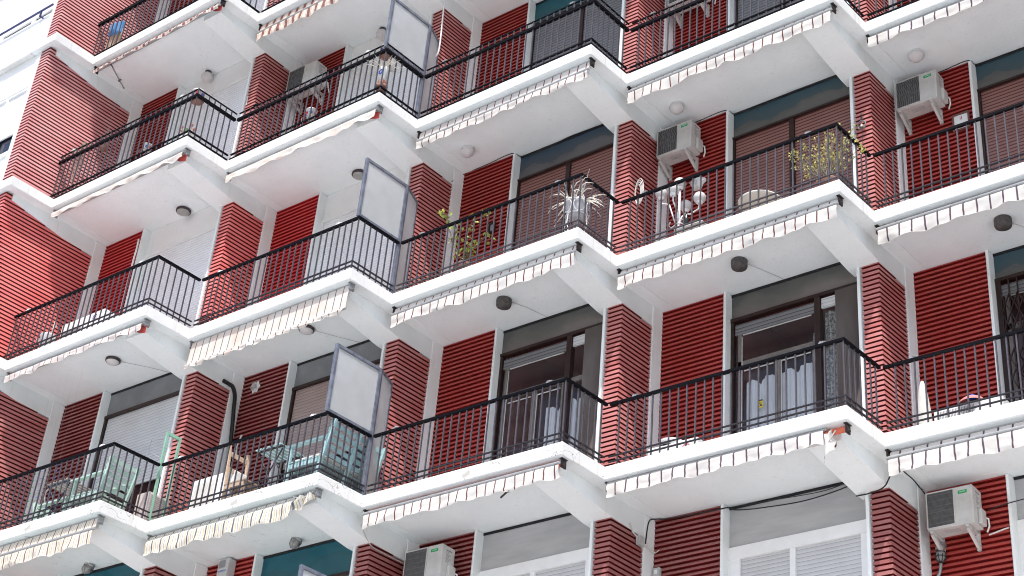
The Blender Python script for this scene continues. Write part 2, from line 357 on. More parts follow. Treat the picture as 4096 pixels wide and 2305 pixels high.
def thing(name, loc, label, cat, group=None, rz=0.):
    o = bpy.data.objects.new(name, None); o.empty_display_size = .1; COL.objects.link(o)
    o.location = loc; o.rotation_euler = (0, 0, rz)
    return tag(o, label, cat, group)
def copy_tree(o, parent=None):
    c = o.copy(); COL.objects.link(c); c.parent = parent
    for ch in o.children: copy_tree(ch, c)
    return c

# ------------------------------------------------------------------ siding
def siding(mb, pts, outs, z0, z1, depth=.036, rounded=False):
    """lapped horizontal boards over the plan polyline pts; outs = outward offset vectors at its corners"""
    z = math.floor(z0 / PITCH) * PITCH; prof = []
    while z < z1 - 1e-4:
        a = max(z, z0); t = min(z + PITCH, z1)
        if rounded: prof += [(a, .30, 0), (a + PITCH * .06, 1., 0), (a + PITCH * .50, .84, 0), (t - PITCH * .26, .45, 1), (t - .0005, .05, 1)]
        else: prof += [(a, 1., 0), (t - PITCH * .33, .86, 1), (t - .0005, .0, 1)]
        z += PITCH
    n = len(pts); rows = []
    for (zz, o, m) in prof:
        if zz > z1: zz = z1
        rows.append(([(p[0] + q[0] * depth * o, p[1] + q[1] * depth * o, zz) for p, q in zip(pts, outs)], m))
    for j in range(len(rows) - 1):
        A, m = rows[j]; B = rows[j + 1][0]
        if rows[j + 1][0][0][2] - A[0][2] < 1e-5: continue
        step = 5 if rounded else 3
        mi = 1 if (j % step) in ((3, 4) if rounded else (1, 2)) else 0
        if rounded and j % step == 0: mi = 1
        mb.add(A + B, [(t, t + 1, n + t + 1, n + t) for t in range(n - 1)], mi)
    return mb

# ------------------------------------------------------------------ ground
g = MB()
g.add([(-400, -400, 0), (400, -400, 0), (400, 400, 0), (-400, 400, 0)], [(0, 1, 2, 3)])
M_ASPHALT = mat('asphalt', (.060, .058, .056), .9, (.045, .044, .043), 2., .3, 120)
tag(g.build('ground', M_ASPHALT), kind='structure')
g = MB(); g.box((-60, -22, .0), (80, -4.2, .12))
M_BOUNCE_PAVE = mat('pale_bounce_pavement', (.78, .81, .825), .85, (.70, .725, .74), .8, .3, 30)  # out of view; made very pale to bounce light up to the soffits
tag(g.build('unseen_bounce_pavement', M_BOUNCE_PAVE), kind='structure')
g = MB(); g.box((-60, -60, .004), (80, -22, .09))
tag(g.build('road', M_ASPHALT), kind='structure')

# ------------------------------------------------------------------ the apartment building
BLD = thing('apartment_building', (6, 3, 0), 'tall red clapboard apartment block with zigzag white balcony slabs on every floor', 'building')
BL = Vector((6, 3, 0))
def part(mb, name, mats, i=0, k=0, parent=None, bevel=0.):
    """mesh in bay coordinates of bay i, deck k, hung under the building"""
    o = mb.build(name, mats, parent or BLD, None, bevel)
    w = bp(i, 0, 0, 0, k)
    if parent is None: o.location = w - BL
    else: o.location = (0, 0, 0)     # sub-part shares the part's origin
    return o
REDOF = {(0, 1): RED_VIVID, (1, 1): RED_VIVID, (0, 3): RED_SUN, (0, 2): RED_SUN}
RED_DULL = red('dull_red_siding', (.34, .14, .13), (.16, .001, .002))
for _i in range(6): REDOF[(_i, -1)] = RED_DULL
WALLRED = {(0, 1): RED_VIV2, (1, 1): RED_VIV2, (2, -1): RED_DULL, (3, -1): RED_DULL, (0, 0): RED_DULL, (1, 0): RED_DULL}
KROWS = range(-1, 4)
for i in range(NB):
    w = WB[i]
    for k in range(-1, 5):
        worn = (k == 0 and i in (0, 1, 2)) or (k == 3 and i == 1)
        # slab with its painted edge
        m = MB(True)
        m.box((0, 0, -TS), (w, 3.4, 0)); m.mi[-6] = 1
        if i == 0:
            m.box((-.64, -RR, -TS), (-.0005, 3.4, 0)); m.mi[-6] = 1
        o = part(m, 'balcony_slab', [M_WORN if worn else M_FASCIA, M_SOFFITW if (k == 0 and i in (0, 1)) else M_SOFFIT], i, k, bevel=.008)
        m = MB(True); m.box((.045, .02, .001), (w - .03, 1.5, .006)); part(m, 'balcony_floor', [M_FLOOR], i, k)
        # tapered cantilever beam over the pillar at the notch
        a, b = -.60, -.19
        t = -TS - .004
        z1, z2, z3 = t - .115, t - .272, t - .30
        m = MB(True)
        ys = [(-.575, z1), (.41, z2), (1.03, z3), (1.3, z3)]
        for (y0, c0), (y1, c1) in zip(ys[:-1], ys[1:]):
            m.add([(a, y0, c0), (b, y0, c0), (b, y1, c1), (a, y1, c1), (a, y0, t + .01), (b, y0, t + .01), (b, y1, t + .01), (a, y1, t + .01)],
                  [(0, 3, 2, 1), (1, 2, 6, 5), (3, 0, 4, 7)])
        m.add([(a, -.575, z1), (b, -.575, z1), (b, -.575, t + .01), (a, -.575, t + .01)], [(0, 1, 2, 3)])
        if k > -1 or True: part(m, 'cantilever_beam', [M_BEAM], i, k)
    for k in KROWS:
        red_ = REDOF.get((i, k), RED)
        first = (i == 0)
        # pillar body and its cladding
        m = MB(True)
        y0 = -.665 if first else .445
        m.box((-.46, y0, 0), (-.232, 1.04, 2.825 if first else 2.70)); part(m, 'pillar_core', [M_BEAM], i, k)
        m = MB(True)
        siding(m, [(-.425, y0), (-.228, y0), (-.228, 1.03)], [(0, -1), (1, -1), (1, 0)], 0.0, 2.822 if first else 2.585)
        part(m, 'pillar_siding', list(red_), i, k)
        # recessed red wall
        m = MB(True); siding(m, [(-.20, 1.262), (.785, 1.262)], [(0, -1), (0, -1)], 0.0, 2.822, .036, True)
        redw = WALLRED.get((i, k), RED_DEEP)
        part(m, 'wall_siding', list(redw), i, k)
        m = MB(True); m.box((-.25, 1.27, 0), (.80, 1.45, 2.83)); part(m, 'back_wall', [M_BEAM], i, k)
        # white columns
        m = MB(True); m.box((-.30, 1.03, 0), (-.178, 1.24, 2.823)); part(m, 'column', [M_COLUMN], i, k, bevel=.006)
        m = MB(True); m.box((.775, 1.20, 0), (.812, 1.40, 2.823)); part(m, 'column', [M_COLUMN], i, k, bevel=.005)
        # thin white trim at the far end of the opening (belongs to the next pillar)
        ws = w - .452
        m = MB(True); m.box((ws - .03, RR + .395, 0), (ws + .008, RR + .62, 2.56)); part(m, 'door_trim', [M_COLUMN], i, k, bevel=.004)

# ground floors and the mass of the block behind, so that it stands on the street
m = MB(); m.box((-9.5, 5.6, .01), (19.4, 14, Z0 + 4 * H)); 
part(m, 'building_core', [M_WHITEWALL]).location = (-6, -3, 0)
m = MB(); m.box((-3.4, 1.6, .01), (19.3, 5.59, Z0 - H - TS - .01))
part(m, 'lower_wall', [M_WHITEWALL]).location = (-6, -3, 0)

# ------------------------------------------------------------------ window openings
YW = 1.335
def opening(i, k, head, panel, kind, **kw):
    """transom panel from the soffit down to head, and below it what fills the doorway"""
    w = WB[i]; s0, s1 = .812, w - .452 - .028
    top = 2.822
    m = MB(True); m.box((s0, YW, head), (s1 + .02, YW + .04, 2.79)); p = part(m, 'transom_panel', [panel], i, k)
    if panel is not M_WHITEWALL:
        m = MB(True); m.box((s0, YW - .012, 2.7905), (s1 + .02, YW + .03, 2.823)); part(m, 'head_painted_shadow', [M_SHADOWGAP], parent=p)  # black strip standing in for the shadow between soffit and panel
    else:
        m = MB(True); m.box((s0, YW, 2.7905), (s1 + .02, YW + .04, 2.824)); part(m, 'head_strip', [M_WHITEWALL], parent=p)
    root = MB(True)
    fr = kw.get('frame', M_BROWN); ft = kw.get('ft', .045)
    root.box((s0, YW - .03, head - ft), (s1, YW + .04, head))
    root.box((s0, YW - .02, 0.01), (s0 + ft, YW + .04, head - ft))
    root.box((s1 - ft, YW - .02, 0.01), (s1 + .02, YW + .04, head - ft))
    mul = kw.get('mull')
    if mul: root.box((mul - .035, YW - .02, .01), (mul + .035, YW + .045, head - ft))
    win = part(root, 'balcony_window', [fr], i, k)
    a, b = s0 + ft, s1 - ft
    def sub(mb, name, mats): return part(mb, name, mats, parent=win)
    if kind == 'shut':
        zb = kw.get('bottom', .02)
        segs = [(a, mul - .035), (mul + .035, b)] if mul else [(a, b)]
        for n, (x0, x1) in enumerate(segs):
            zz = kw.get('bottoms', [zb] * 2)[n]
            m = MB(True); m.box((x0 + .003, YW + .01, zz), (x1 - .003, YW + .03, head - ft - .003)); sub(m, 'roller_shutter', [kw['shutter']])
        if kw.get('box'):
            m = MB(True); m.box((s0, YW - .018, head - ft - .13), (s1, YW - .001, head - ft - .004)); sub(m, 'shutter_box', [kw.get('boxm', M_WHITE)])
        if zb > .05 or kw.get('bottoms'):
            m = MB(True); m.add([(a, YW + .05, .01), (b, YW + .05, .01), (b, YW + .05, head - ft), (a, YW + .05, head - ft)], [(0, 1, 2, 3)]); sub(m, 'glass_pane', [G_WINDOW])
    if kind == 'glazed':
        x1 = kw['blind']; xm = kw['xm']
        hb = head - ft
        # shutter box inside the frame
        m = MB(True); m.box((a + .01, YW + .0, hb - .20), (xm - .04, YW + .03, hb - .05)); sub(m, 'shutter_box', [kw.get('boxm', S_DARKGREY)])
        m = MB(True); m.box((xm - .045, YW - .025, .01), (xm + .035, YW + .05, hb)); sub(m, 'mullion', [M_BROWN])
        m = MB(True); m.box((xm + .04, YW + .0, hb - .17), (x1 - .01, YW + .03, hb - .03)); sub(m, 'roller_shutter', [S_GREY])
        # sashes with rails
        zt = hb - .62
        m = MB(True)
        m.box((a + .05, YW + .005, zt - .06), (xm - .045, YW + .04, zt + .02))
        m.box((a + .05, YW + .005, .02), (a + .10, YW + .04, hb - .2))
        xc = (a + xm) / 2 + .02
        m.box((xc - .04, YW - .0, .02), (xc + .04, YW + .035, zt - .06))
        m.box((xm - .10, YW + .005, .02), (xm - .046, YW + .04, zt - .06))
        m.box((xm + .05, YW + .005, zt - .09), (x1, YW + .035, zt - .02))
        sub(m, 'sash', [mat('sash_grey_brown', (.20, .175, .155), .35, (.13, .11, .10), 10)])
        m = MB(True)
        m.box((a + .12, YW + .0, hb - .225), (xm - .1, YW + .012, hb - .213)); m.box((xc + .06, YW - .0, zt - .135), (xm - .12, YW + .01, zt - .122))
        m.box((a + .14, YW - .0, zt - .135), (xc - .06, YW + .01, zt - .122)); m.box((xc + .047, YW - .004, .03), (xc + .056, YW + .004, zt - .12))
        m.box((a + .105, YW - .0, .03), (a + .115, YW + .004, hb - .25))
        sub(m, 'sash_edge_strip', [M_ACBODY])
        m = MB(True); m.add([(a, YW + .02, .01), (x1, YW + .02, .01), (x1, YW + .02, hb - .2), (a, YW + .02, hb - .2)], [(0, 1, 2, 3)]); sub(m, 'glass_pane', [G_WINDOW])
        # vertical-slat accordion blind on the right
        m = MB(True); n = 15; wd = (b - x1) / n
        for j in range(n):
            xa = x1 + j * wd
            m.add([(xa, YW - .03, .02), (xa + wd * .5, YW - .052, .02), (xa + wd, YW - .03, .02), (xa, YW - .03, hb), (xa + wd * .5, YW - .052, hb), (xa + wd, YW - .03, hb)],
                  [(0, 1, 4, 3), (1, 2, 5, 4)])
        sub(m, 'accordion_blind', [M_BLIND])
        # net curtain with a wavy scalloped top edge hanging low in the door
        cur = kw.get('curtain')
        if cur:
            m = MB(True); n = 90; vs = []; x0c, x1c, base, amp, per, ph = cur
            for j in range(n + 1):
                x = x0c + (x1c - x0c) * j / n; u = (x - x0c) / (x1c - x0c)
                t = base[0] + (base[1] - base[0]) * u + amp * abs(math.sin(math.pi * (x + ph) / per)) ** .7
                y = YW + .05 + .012 * math.sin(x * 38) + .01 * math.sin(x * 91)
                vs += [(x, y, .02), (x, y, t)]
            m.add(vs, [(2 * j, 2 * j + 2, 2 * j + 3, 2 * j + 1) for j in range(n)], 0, True); sub(m, 'curtain', [M_CURTAIN])
        for (x0c, x1c, z0c, z1c) in kw.get('lace', []):
            m = MB(True); n = 30; vs = []
            for j in range(n + 1):
                x = x0c + (x1c - x0c) * j / n; y = YW + .06 + .015 * math.sin(x * 60)
                vs += [(x, y, z0c), (x, y, z1c)]
            m.add(vs, [(2 * j, 2 * j + 2, 2 * j + 3, 2 * j + 1) for j in range(n)], 0, True); sub(m, 'lace_curtain', [M_LACE])
    # room behind
    m = MB(True)
    x0, x1_, y0, y1, z1 = s0 - .0, s1 + .06, YW + .12, 3.2, 2.8
    m.add([(x0, y0, .01), (x1_, y0, .01), (x1_, y1, .01), (x0, y1, .01), (x0, y0, z1), (x1_, y0, z1), (x1_, y1, z1), (x0, y1, z1)],
          [(3, 2, 6, 7), (0, 1, 2, 3), (4, 7, 6, 5), (1, 5, 6, 2), (0, 3, 7, 4)])
    part(m, 'room', [M_ROOM], i, k)
    return win

for k in KROWS:
    for i in range(NB):
        if k == 2 and i in (0, 1): opening(i, k, 2.40, M_WHITEWALL, 'shut', shutter=S_WHITE, frame=M_WHITE, ft=.03, mull=(1.55 if i == 0 else None))
        elif k == 3: opening(i, k, 2.38, P_TEAL if i > 1 else M_WHITEWALL, 'shut', shutter=S_WHITE if i < 2 else S_DARKGREY, frame=M_WHITE if i < 2 else M_BROWN, ft=.035, mull=1.5)
        elif k == 2 and i == 2: opening(i, k, 2.38, P_TEAL2, 'shut', shutter=S_DARKGREY, frame=M_BROWN, ft=.03, mull=1.75, bottoms=[.62, .02])
        elif k == 2: opening(i, k, 2.38, P_SLATE, 'shut', shutter=S_DARKGREY, frame=M_BROWN, ft=.04, mull=1.6, bottoms=[.75, .75])
        elif k == 1 and i in (0, 1): opening(i, k, 2.34, M_WHITEWALL, 'shut', shutter=S_WHITE, frame=M_WHITE, ft=.03)
        elif k == 1: opening(i, k, 2.39, P_SLATE if i == 2 else P_TEAL, 'shut', shutter=S_BROWN, frame=M_BROWN, ft=.03, mull=1.72)
        elif k == 0 and i == 0: opening(i, k, 2.42, M_PANELGREY, 'shut', shutter=S_GREY, frame=M_BROWN, ft=.05, bottom=1.05)
        elif k == 0 and i == 1: opening(i, k, 2.42, M_PANELGREY, 'shut', shutter=S_PINK, frame=M_BROWN, ft=.05, bottom=1.12)
        elif k == 0 and i == 2: opening(i, k, 2.45, P_DARK, 'glazed', xm=1.98, blind=2.24, curtain=(1.62, 2.24, (1.32, 1.42), .12, .31, .05))
        elif k == 0 and i == 3: opening(i, k, 2.45, P_DARK, 'glazed', xm=2.05, blind=2.30, curtain=(1.00, 2.03, (1.42, 1.46), .10, .26, .1),
                                        lace=[(2.10, 2.30, .02, 2.2), (1.93, 2.01, .02, 1.95)])
        elif k == 0: opening(i, k, 2.45, P_TEAL, 'glazed', xm=1.9, blind=2.2, curtain=(.95, 1.86, (.55, .7), .12, .3, .1))
        elif k == -1 and i in (0, 1): opening(i, k, 2.30, P_TEAL2, 'shut', shutter=S_EWHITE, frame=M_BROWN, ft=.04, mull=1.6)
        else: opening(i, k, 2.29, M_PANELPALE, 'shut', shutter=S_EWHITE, frame=M_WHITE, ft=.155, mull=1.66)

# ------------------------------------------------------------------ neighbouring white block on the left
NB_O = bp(0, -.42, -.70, 0, 0)
NBR = thing('white_apartment_building', (NB_O[0] - 3, NB_O[1], 0), 'plain white apartment block with white roller shutters, at the far left of the red one', 'building')
def npart(mb, name, mats, parent=None):
    o = mb.build(name, mats, parent or NBR)
    o.location = (3, 0, 0) if parent is None else (0, 0, 0)
    return o
# local x = s+.42, y = d+.70 (world metres), z world
def nbox(x0, x1, y0, y1, z0, z1, name, mats, parent=None, bevel=0):
    m = MB(); m.box((x0 + .42, y0, z0), (x1 + .42, y1, z1)); return npart(m, name, mats, parent)
nbox(-8, -.47, .25, 9, .01, Z0 + 12, 'wall', [M_WHITEWALL])
for k in (-1, 0, 1, 2, 3):
    z = Z0 + k * H
    nbox(-8, -.646, -.0755, .3, z - TS, z, 'ledge', [M_FASCIA])
    nbox(-.52, -.425, -.005, .3, z, z + H - TS, 'pier', [M_COLUMN])
    nbox(-8, -.525, .02, .28, z + .01, z + .74, 'parapet', [M_WHITEWALL])
    nbox(-8, -.525, .02, .28, z + 2.14, z + H - TS - .005, 'lintel', [M_WHITEWALL])
    for (a, b, drop) in ((-2.02, -.53, 1.17 if k < 3 else .9), (-3.9, -2.3, .9)):
        m = MB(); m.box((a + .42, .03, z + .745), (b + .42, .07, z + .80)); m.box((a + .42, .03, z + 2.09), (b + .42, .08, z + 2.14))
        mx = -1.12 if a > -2.1 else -3.1
        m.box((mx + .39, .03, z + .80), (mx + .45, .08, z + 2.09))
        wn = npart(m, 'window', [M_WHITE])
        m = MB()
        m.box((a + .42, .06, z + drop + .03), (mx + .39, .09, z + 2.09)); m.box((mx + .45, .06, z + drop + .03), (b + .42, .09, z + 2.09))
        npart(m, 'roller_shutter', [S_WHITE], wn)
        m = MB(); m.box((a + .42, .12, z + .80), (b + .42, .13, z + drop + .06)); npart(m, 'glass_pane', [mat('dark_blue_glass', (.02, .025, .05), .1)], wn)
    nbox(-2.3, -2.02, .02, .28, z + .74, z + 2.14, 'pier', [M_WHITEWALL])
    if k == 3:
        m = MB(); m.tube([(-3.4, -.05, z + .86), (-.04, -.05, z + .86)], .022, 6)
        for x in (-3.2, -1.7, -.35): m.beam((x, -.05, z + .72), (x, -.05, z + .86), .02, .03); m.beam((x, -.05, z + .74), (x, .03, z + .74), .02, .02)
        npart(m, 'window_rail', [mat('blue_rail_paint', (.05, .055, .16), .5)])
    else:
        m = MB(); m.box((-3.4, -.02, z + .68), (-.11, .02, z + .72)); npart(m, 'sill', [M_COLUMN])

# ------------------------------------------------------------------ railings
FLOORNAME = {3: 'top', 2: 'second', 1: 'third', 0: 'fourth', -1: 'lowest'}
G_RAIL = 'black balcony railings'
me_cache = {}
def baluster_mesh(h, z0):
    key = (round(h, 3), round(z0, 3))
    if key not in me_cache:
        m = MB(); m.box((-.008, -.008, z0), (.008, .008, h))
        me = bpy.data.meshes.new('baluster'); me.from_pydata(m.v, [], m.f); me.materials.append(M_BALU); me_cache[key] = me
    return me_cache[key]
M_BOTTOM = mat('weathered_black_paint', (.035, .033, .042), .5, (.016, .015, .02), 12, .2, 90., spec=.3)
def clamp_mb(p):
    m = MB(True)
    x, y, z = p
    m.cbox((x, y, z + .009), (.055, .035, .016)); m.cbox((x - .01, y, z + .025), (.022, .022, .016)); m.tube([(x + .015, y - .02, z + .02), (x + .04, y + .015, z + .03)], .006, 6)
    return m
def railing(i, k, label, style='two', light=False, s_end=None, clamps=()):
    w = WB[i]; e = .03
    o = thing('balcony_railing', bp(i, 0, 0, .002, k), label, 'railing', G_RAIL)
    path = [(-.185 if i == 0 else e, e), (w - e, e), (w - e, RR + e)]
    if s_end: path = [(path[0][0], e), (s_end, e)]
    hh = .85
    def run(z0, z1, t):
        m = MB(True)
        pts = path
        for (a, b) in zip(pts[:-1], pts[1:]):
            if a[1] == b[1]: m.box((a[0] - (t if a[0] > 0 else 0), a[1] - t, z0), (b[0] + t, b[1] + t, z1))
            else: m.box((a[0] - t, a[1] + t + .0005, z0), (a[0] + t, b[1] - t - .001, z1))
        return m
    if style == 'high':
        run(.784, .83, .022).build('handrail', M_RAIL, o)
        run(.925, .94, .010).build('upper_rail', M_RAIL, o)
        run(.112, .134, .012).build('bottom_rail', M_RAIL, o); run(.030, .046, .014).build('bottom_rail', M_RAIL, o)
        top = .925
    elif style == 'single':
        run(.79, .85, .026).build('handrail', M_RAIL, o); run(.04, .062, .014).build('bottom_rail', M_RAIL, o); top = .79
    else:
        run(.818, .853, .019).build('handrail', M_RAIL, o)
        mm = M_BALU if light else M_BOTTOM
        run(.124, .138, .011).build('bottom_rail', mm, o); run(.054, .068, .011).build('bottom_rail', mm, o); top = .818
    me = baluster_mesh(top, .012)
    me2 = baluster_mesh(top, .03)
    n = 26; L0 = path[0][0]; L1 = path[1][0]
    cnt = int(round((L1 - max(L0, 0)) / .119)); st = (L1 - max(L0, .0)) / cnt
    xs = [L1 - j * st for j in range(0, cnt + (0 if i else 2))]
    for x in xs:
        if x < L0: continue
        b = bpy.data.objects.new('baluster', me); COL.objects.link(b); b.parent = o
        b.location = (x + e * CA + random.uniform(-.003, .003), e * SA, 0); b.rotation_euler = (0, random.uniform(-.006, .006), 0)
    if not s_end:
        for j in range(1, 7):
            y = e + RR * j / 7
            b = bpy.data.objects.new('baluster', me); COL.objects.link(b); b.parent = o; b.location = (L1 + y * CA, y * SA, 0)
    ztop = {'high': .94, 'single': .85, 'two': .853}[style]
    for (x, mt) in clamps:
        clamp_mb((x, e, ztop)).build('cord_cleat', mt, o)
    return o
RL = {
 (0, 3): 'black railing at the top left with blue folded stools behind its bars',
 (1, 3): 'short stretch of black railing at the top edge above the red-brown striped awnings',
 (0, 2): 'double-topped black railing in front of the succulent planter, beside the big sunlit red wall',
 (1, 2): 'double-topped black railing in front of the air conditioner and the tall stacked pots',
 (2, 2): 'double-topped black railing to the right of the uppermost framed glass screen',
 (3, 2): 'double-topped black railing below the two bare air conditioner brackets at the upper edge',
 (4, 2): 'black railing in the top right corner of the picture above the wide-striped awning',
 (0, 1): 'black railing in front of the white bucket, beside the vivid red wall',
 (1, 1): 'black railing of the empty vivid red balcony, under the middle glass screen',
 (2, 1): 'black railing in front of the leafy vine and the white urn of dried stems',
 (3, 1): 'black railing in front of the white globe lamp stand and the round white table',
 (4, 1): 'black railing behind which a small framed wall sign hangs under an air conditioner',
 (0, 0): 'black railing in front of the mint green slatted armchair',
 (1, 0): 'black railing in front of the pine chair and the light blue slatted bench',
 (2, 0): 'black railing in front of the dark red room and half-hidden white curtain',
 (3, 0): 'black railing in front of the scalloped white curtain and yellow window sticker',
 (4, 0): 'black railing in front of the grey canvas cone and the brown folding gate',
}
for (i, k), lb in RL.items():
    st = 'high' if k == 2 else ('single' if k == 3 else 'two')
    cm = M_STEEL if i in (2, 3, 4) else M_WHITE
    cl = [(.36 if i else .12, M_RAIL if (k == 2 and i == 1) else cm), (WB[i] - .42 if k != 0 else WB[i] - .30, cm)]
    railing(i, k, lb, st, light=(i == 2 and k == 1) or (i == 3 and k == 1), clamps=cl)

# ------------------------------------------------------------------ awnings
M_REDFLAP = mat('faded_red_canvas', (.42, .06, .05), .9)
G_AWN = 'rolled awnings under the balcony edges'
def awning(i, k, label, mt, bar, bot, s0=.0, s1=None, ext=None, inner=False, per=.286, amp=.022, tube_vis=False, seed=0, sag=.0, roll_col=None):
    """roller under the edge of slab k; bar, bot = heights below the slab top of front bar and valance hem"""
    w = WB[i]; s1 = w - .055 if s1 is None else s1
    o = thing('awning', bp(i, 0, 0, 0, k), label, 'awning', G_AWN)
    rz = -TS - .052; ry = .118
    m = MB(True); m.tube([(.02, ry, rz), (w - .06, ry, rz)], .034, 12); m.build('roller', roll_col or M_ALU, o)
    for x in (-.015, w - .055):
        m = MB(True)
        m.cbox((x, .105, -TS - .008), (.04, .10, .012)); m.box((x - .012, .07, -TS - .115), (x + .004, .155, -TS - .02))
        m.tube([(x - .014, .11, -TS - .075), (x + .012, .11, -TS - .066)], .036, 12)
        m.build('bracket', M_STEEL if (i, k) in ((0, 2), (1, 2), (1, 1), (0, 1), (0, 0), (1, 0)) else M_DARKMETAL, o)
    by = .045
    yb_ = by + (.02 if inner else -.008)
    m = MB(True); m.tube([(s0 + .0, yb_, bar), (s1 + .01, yb_, bar)], .0165, 10)
    m.build('front_bar', M_ALU, o)
    # cloth: off the roller, down to the bar, then the free valance
    rnd = random.Random(seed * 31 + i * 7 + k)
    ns = 200; rows = 5; rows2 = 7
    vs = []; 
    def wob(x, a): return mnoise.noise(Vector((x * 2.3, a * 3.1 + seed * 5.7, i * 1.7 + k)))
    for r in range(rows + rows2):
        for j in range(ns + 1):
            x = s0 + .015 + (s1 - s0 - .02) * j / ns
            if r < rows:
                u = r / (rows - 1); y = ry - .036 + (by + .012 - ry + .036) * u ** .8; z = rz + .012 + (bar - rz - .012) * u
                y += .006 * wob(x * 1.5, u) * math.sin(u * math.pi)
                if ext: y -= ext * math.sin(u * math.pi / 2) * (1 - .15 * u); z += 0
            else:
                u = (r - rows + 1) / rows2
                hem = bot + amp * .68 * math.cos(2 * math.pi * (x + .1 + .05 * wob(x * .6, 3.)) / per) * (.65 + .5 * wob(x * .7, 6.)) + .022 * wob(x * .8, 9.)
                z = bar - .004 + (hem - bar + .004) * u
                y = by - .016 + .020 * u * math.sin(2 * math.pi * x / per * .5 + 2 * wob(x, 2)) + .03 * u * wob(x * 2.2, u) - .004
                if ext: y -= ext * .85
                x += .022 * u * wob(x * .9, 4. + u)
            vs.append((x, y, z - sag * math.sin(math.pi * j / ns)))
    m = MB(True); n1 = ns + 1
    def fq(r0, r1): return [(r * n1 + j, r * n1 + j + 1, (r + 1) * n1 + j + 1, (r + 1) * n1 + j) for r in range(r0, r1) for j in range(ns)]
    m.add(vs, fq(0, rows + rows2 - 1), 0, True)
    c = m.build('canvas', mt, o)
    if (i, k) in ((0, 2), (1, 2), (0, 3), (0, 1)):
        m = MB(True); m.add([(s1 - .30, .10, -.235), (s1 + .01, .10, -.215), (s1 + .015, .105, -.40), (s1 - .13, .095, -.36)], [(0, 1, 2, 3)]); m.build('red_end_flap', M_REDFLAP, o)
    # sewn white hem
    hem = vs[-n1:]
    m = MB(True); m.tube([(p[0], p[1] - .002, p[2]) for p in hem[::2]], .0038, 4); m.build('hem', M_CABLEW if mt not in (A_PLAIN,) else M_CABLEW, o)
    if ext:
        for ch in list(o.children):
            if ch.name.startswith('front_bar'): ch.location = (0, -ext * SA, 0)
    return o
awning(0, 3, 'red-brown and cream striped awning at the top left, with a dark rod hanging below it', A_REDB, -.30, -.37, seed=1, inner=True)
awning(1, 3, 'red-brown and cream checked awning above the white air conditioner, hanging lowest of the top row', A_BROWN, -.40, -.60, amp=.025, seed=2)
awning(0, 2, 'narrow faded cream awning directly above the ceiling lamp with the dark rim', A_PLAIN, -.245, -.365, amp=.02, seed=3, inner=True)
awning(1, 2, 'narrow faded cream awning ending above the middle framed glass screen', A_PLAIN, -.25, -.41, amp=.022, seed=4, inner=True)
awning(2, 2, 'white awning with thin dark stripes above the leafy vine balcony', A_STRIPE, -.385, -.53, seed=5)
awning(3, 2, 'white awning with thin dark stripes above the globe lamp stand, torn at its left end', A_STRIPE, -.295, -.505, seed=6)
awning(4, 2, 'white wide-striped awning in the upper right corner, above the framed sign', A_WIDE, -.235, -.415, seed=7, inner=True, amp=.016)
awning(0, 1, 'bunched white awning with thin maroon stripes, under the balcony with the white bucket', A_THINRED, -.25, -.37, amp=.014, seed=8, inner=True)
awning(1, 1, 'deep peach canvas awning let down furthest of all, above the pine chair balcony', A_PEACH, -.585, -.665, amp=.012, per=.143, seed=9, inner=True)
awning(2, 1, 'white awning with dark stripes and a frayed right end, under the white urn', A_STRIPE, -.32, -.52, seed=10)
awning(3, 1, 'white striped awning under the globe lamp stand and the yellow bush', A_STRIPE, -.30, -.505, seed=11)
awning(4, 1, 'white striped awning above the balcony with the grey canvas cone', A_WIDE, -.255, -.47, seed=12, amp=.016)
awning(0, 0, 'dirty cream awning with maroon and yellow stripes in the lower left corner', A_MULTIR, -.375, -.60, seed=13, amp=.022)
awning(1, 0, 'dirty cream awning with grey and yellow stripes, crumpled at its right end', A_MULTI, -.27, -.50, s1=2.74, seed=14, inner=True, amp=.022)
awning(2, 0, 'white striped awning under a chipped edge, with a loose dark rod below', A_STRIPE, -.245, -.45, seed=15, roll_col=M_ORANGE)
awning(3, 0, 'white striped awning with a twisted torn right end and orange roller', A_WIDE, -.20, -.39, s1=2.86, seed=16, inner=True, roll_col=M_ORANGE)
awning(4, 0, 'white striped awning above the air conditioner with the wire cage lamp', A_WIDE, -.295, -.51, seed=17)

# crumpled leftovers at two torn awning ends
def rag(i, k, label, mt, pts, sd):
    o = thing('torn_canvas', bp(i, 0, 0, 0, k), label, 'torn canvas')
    m = MB(True); rnd = random.Random(sd); n = 10; q = 8; vs = []
    (x0, z0, x1, z1) = pts
    for a in range(q):
        for b in range(n):
            u = b / (n - 1); v = a / (q - 1)
            x = x0 + (x1 - x0) * u + .03 * math.sin(v * 5 + u * 4); z = z0 + (z1 - z0) * v * (1 - .5 * u) + .03 * math.sin(u * 7 + sd)
            vs.append((x, .06 + .035 * math.sin(u * 9 + v * 4 + sd) + .01 * rnd.random(), z))
    m.add(vs, [(a * n + b, a * n + b + 1, (a + 1) * n + b + 1, (a + 1) * n + b) for a in range(q - 1) for b in range(n - 1)], 0, True)
    m.build('cloth', mt, o)
    m = MB(True); m.tube([(x0 - .02, .07, z0 + .01), ((x0 + x1) / 2, .05, (z0 + z1) / 2 + .05), (x1 + .02, .06, z0)], .008, 5); m.build('cord', M_CABLEW, o)
    return o
rag(1, 0, 'bundle of grimy striped cloth tied at the awning end below the light blue bench', A_MULTI, (2.70, -.22, 3.02, -.44), 1)
rag(3, 0, 'twisted rag of striped awning cloth hanging near the orange roller tube', A_STRIPE, (2.84, -.24, 2.96, -.58), 4)

